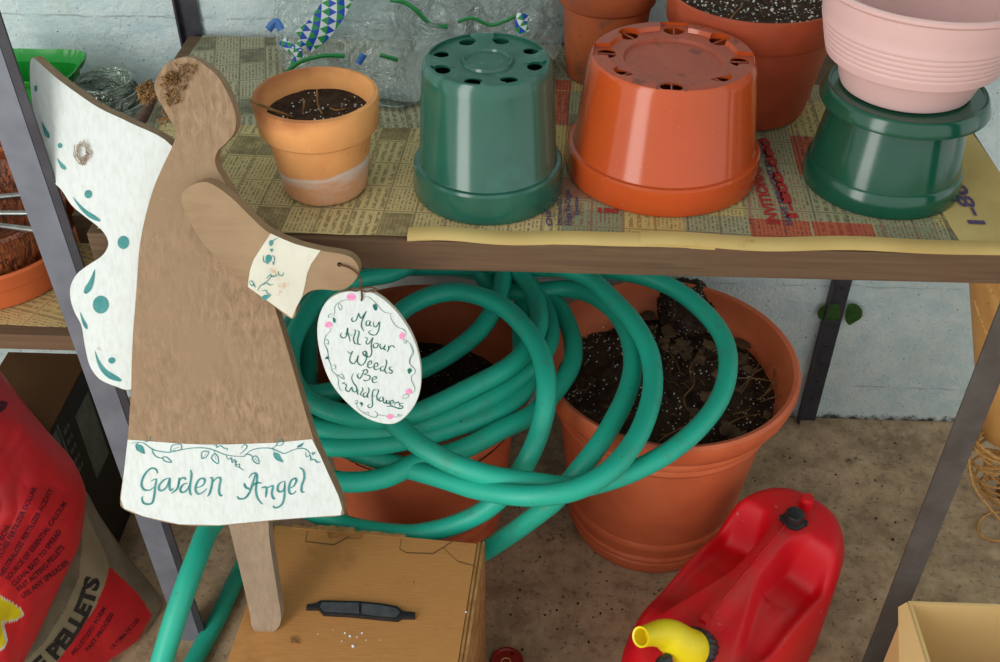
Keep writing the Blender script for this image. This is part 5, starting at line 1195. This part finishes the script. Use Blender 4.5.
# ------------------------------------------------------------------ printed carton under the left shelf
t = thing('printed_carton', (-.20, .15, 0), 'dull cardboard carton with a black and white printed side under the left shelf', 'box')
bm = B(); X0, X1, Y0, Y1, Z1 = -.266, -.1535, .060, .235, .296
for v in box(bm, X0, X1, Y0, Y1, .001, Z1): pass
bevel(bm, .0015); obj('carton', bm, 'card_dark', t, smooth=40)
bm = B(); box(bm, X1 + .0002, X1 + .0012, Y0 + .004, Y1 - .004, .004, Z1 - .003); lb = obj('printed_side', bm, 'print_black', t)
bm = B()
for (ya, yb_, za, zb_) in ((.066, .100, .13, .285), (.104, .107, .02, .288), (.15, .20, .14, .26), (.07, .10, .04, .11)): box(bm, X1 + .0012, X1 + .0016, ya, yb_, za, zb_)
obj('white_panel', bm, 'print_white', lb)
bm = B()
def side(a, b): return Vector((X1 + .0019, a, b))
for k in range(5): add_text(bm, 'IIII II', .010, lambda a, b, k=k: side(.112 + a, .262 - .018 * k + b), .0004)
obj_open('print_marks', bm, 'print_white', lb)

# ------------------------------------------------------------------ bag of garden lime pellets
def plane3(a, b, c): n_ = (b - a).cross(c - a).normalized(); return a, (n_ if n_.dot(CAM - a) > 0 else -n_)
def inpoly(x, y, P):
    c = False; n_ = len(P); j = n_ - 1
    for i in range(n_):
        if ((P[i][1] > y) != (P[j][1] > y)) and (x < (P[j][0] - P[i][0]) * (y - P[i][1]) / (P[j][1] - P[i][1] + 1e-9) + P[i][0]): c = not c
        j = i
    return c
class Lobe:
    """a soft filled body: a closed outline on a slanted plane, swollen to both sides"""
    def __init__(s, outline, cen, pl, T, back, seed, wr=.004):
        s.o = [Vector((p[0], p[1])) for p in cr(outline, 14, True)]; s.c = Vector(cen); s.p0, s.n = pl; s.T, s.back, s.seed, s.wr = T, back, seed, wr
        s.ang = sorted([(math.atan2((q - s.c).y, (q - s.c).x), (q - s.c).length) for q in s.o])
    def rad_(s, a):
        A = s.ang; lo = A[-1]; lo = (lo[0] - 2 * pi, lo[1])
        for q in A:
            if q[0] >= a: f = (a - lo[0]) / max(1e-9, q[0] - lo[0]); return lo[1] + (q[1] - lo[1]) * f
            lo = q
        q = A[0]; f = (a - lo[0]) / max(1e-9, q[0] + 2 * pi - lo[0]); return lo[1] + (q[1] - lo[1]) * f
    def at(s, x, y, lift=0., side=1):
        d = Vector((x, y)) - s.c; q = min(1., d.length / s.rad_(math.atan2(d.y, d.x))); h = s.T * (1 - q ** 2.6) ** .62 if q < 1 else 0
        p = bp(x, y, s.p0, s.n); v = (CAM - p).normalized()
        w_ = s.wr * (noise.noise(Vector((p.x * 26, p.y * 26, p.z * 26 + s.seed))) + .6 * abs(noise.noise(Vector((p.x * 48, p.y * 22, p.z * 48 + s.seed))))) * min(1, (1 - q) * 7)
        if side > 0: p = p + v * (h + w_ + lift)
        else: p = p - v * h * s.back
        if p.z < .002: p.z = .002
        return p
    def build(s, bm, mfn, rings=54, seg=150):
        for side in (1, -1):
            rg = rings if side > 0 else 10; prev = None; mid = bm.verts.new(s.at(s.c.x, s.c.y, 0, side))
            for k in range(1, rg + 1):
                row = []; 
                for i in range(seg):
                    a = -pi + 2 * pi * (i + .5) / seg; q = s.c + Vector((cos(a), sin(a))) * s.rad_(a) * (k / rg) ** .8; row.append((bm.verts.new(s.at(q.x, q.y, 0, side)), q))
                for i in range(seg):
                    j = (i + 1) % seg
                    if prev is None: f = bm.faces.new((mid, row[i][0], row[j][0])); cc = row[i][1]
                    else: f = bm.faces.new((prev[i][0], row[i][0], row[j][0], prev[j][0])); cc = (prev[i][1] + row[j][1]) / 2
                    f.material_index = mfn(cc.x, cc.y)
                prev = row
bag = thing('lime_bag', (-.16, -.05, 0), 'large red plastic bag of pellets slumped on the floor at the lower left', 'bag')
low = Lobe([(60, 470), (84, 488), (100, 516), (128, 556), (148, 580), (162, 600), (158, 615), (138, 640), (108, 662), (60, 700), (0, 740), (-60, 720), (-60, 600), (0, 500)], (52, 610), plane3(bz(160, 600, .012), bz(60, 720, .03), bz(84, 488, .155)), .030, 1.0, 3.)
bandL = [(81.6, 500), (82, 544), (79, 577), (66, 608), (44, 643), (26, 661), (-10, 700)]; bandR = [(10, 715), (59.5, 659), (70.6, 643.5), (95, 608), (106, 582), (109, 566), (104, 550), (96, 535)]
bandP = bandL + bandR; redP = [(109, 566), (106, 582), (95, 608), (70.6, 643.5), (59.5, 659), (10, 715), (60, 702), (108, 662), (138, 641), (152, 616), (140, 596), (124, 580)]
def lowm(x, y): return 1 if inpoly(x, y, bandP) else (2 if inpoly(x, y, redP) else 0)
bm = B(); low.build(bm, lowm, 80, 220); lo_ = obj('bag_bottom', bm, ['bag_grey', 'band', 'bag_red'], bag, smooth=180)
up_ = Lobe([(-30, 345), (0, 371), (16, 392), (32, 412), (52, 436), (70, 456), (80, 474), (86, 492), (85, 512), (80, 542), (72, 562), (62, 582), (50, 608), (38, 634), (22, 664), (0, 700), (-80, 720), (-150, 640), (-160, 480), (-100, 370)], (-20, 530), plane3(bz(20, 398, .350), bz(84, 510, .205), bz(0, 690, .13)), .050, .5, 9., .006)
ye1 = [(-20, 580), (0, 595), (12, 602), (23, 609.5), (23.5, 616), (16, 621.5), (4, 623.5), (6, 630), (8, 638), (6, 646), (0, 652), (-30, 660)]
ye0 = [(-20, 583), (0, 597), (12, 603.5), (21.5, 610.8), (21.5, 615), (15, 619.5), (1, 622), (4, 631), (5.8, 638), (4, 645), (0, 649), (-30, 657)]
def upm(x, y): return 1 if inpoly(x, y, ye0) else (2 if inpoly(x, y, ye1) else 0)
bm = B(); up_.build(bm, upm, 100, 240); obj('bag_body', bm, ['bag_red', 'yellow_print', 'white_outline'], bag, smooth=180)
def text_path(bm, s, pts, hgt, surf, lift=.0012, bold=.0, start=0.):
    P = cr([Vector(p) for p in pts], 12); L = [0]
    for a, b in zip(P, P[1:]): L.append(L[-1] + (b - a).length)
    vs, fs = text_polys(s, hgt / .72, bold * hgt); w0 = max(v[0] for v in vs); k = (L[-1] - start) / w0
    def m_(a, b):
        d = start + a * k; i = 0
        while i < len(L) - 2 and L[i + 1] < d: i += 1
        f = (d - L[i]) / max(1e-9, L[i + 1] - L[i]); p = P[i].lerp(P[i + 1], f); t_ = (P[i + 1] - P[i]).normalized(); return surf(p.x + t_.y * b, p.y - t_.x * b, lift)
    V = [bm.verts.new(m_(*v)) for v in vs]
    for f in fs:
        try: bm.faces.new([V[i] for i in f])
        except ValueError: pass
bm = B()
for s, L in (('USE ANY SPREADER', [(23, 599), (46, 582), (70, 563)]), ('FAST ACTING PELLETS', [(19, 592), (44, 571), (65, 548)]), ('CLEAN, EASY TO SPREAD', [(14, 587), (40, 561), (62, 532)]), ('SOURCE OF ESSENTIAL CALCIUM', [(9, 581), (40, 543), (67, 504)]),
             ('NEUTRALIZES FERTILIZER ACIDITY', [(2.5, 577), (28, 537), (54, 490)]), ('STRETCHES FERTILIZER DOLLAR', [(-7, 571), (16, 532), (37, 488)]), ('ACIDS IN SOIL', [(-18, 575), (-2, 551), (11, 525)])):
    text_path(bm, s, L, 5.2, up_.at, .0010, .03)
obj_open('printed_claims', bm, 'bag_ink', bag)
bm = B(); blob(bm, [(-6, 403), (2, 401), (8, 403), (3, 411), (-6, 413)], lambda x, y: up_.at(x, y, .0022), 3); obj_open('printed_mark', bm, 'bag_ink', bag)
bm = B(); text_path(bm, 'LIME PELLETS', [(8, 698), (34, 679), (52, 664), (69, 645), (83, 624), (93, 603), (100, 579)], 14.5, low.at, .0012, .075); obj_open('printed_name', bm, 'band_ink', bag)
for s, L, h_ in (('PELLETIZED FORM', [(74, 656), (92, 632), (106, 609)], 4.2), ('FAST PROCESS', [(88, 652), (102, 634), (114, 614)], 4.2), ('ULTIMATE USE', [(112, 650), (126, 636), (140, 620)], 4.0)):
    bm = B(); text_path(bm, s, L, h_, low.at, .0010, .02); obj_open('printed_note', bm, 'bag_ink', bag)

# ------------------------------------------------------------------ crumbs of soil on the concrete
bm = B(); random.seed(31); spots = [(784, 456), (790, 458), (872, 470), (875, 480), (882, 486), (905, 520), (912, 533), (840, 545), (849, 510), (540, 557), (600, 572), (607, 581), (585, 585), (640, 590), (502, 560), (560, 603), (545, 615), (900, 455), (925, 470), (858, 600), (636, 572), (600, 560), (520, 590)]
for (x, y) in spots + [(random.uniform(500, 960), random.uniform(430, 660)) for _ in range(150)]:
    p = bz(x, y, .001); 
    if (p - Vector(PC)).length < .125 or abs((p - CO).dot(ay)) < .09 and 0 < (p - CO).dot(ax) < .4: continue
    bmesh.ops.create_icosphere(bm, subdivisions=1, radius=random.uniform(.0006, .0022), matrix=Matrix.Translation(p) @ Matrix.Diagonal((1, random.uniform(.5, 1.4), .6, 1)))
tag(obj('soil_crumbs', bm, 'soil', origin=(.6, 0, 0)), 'dark soil crumbs scattered on the concrete floor', 'crumbs', kind='stuff')
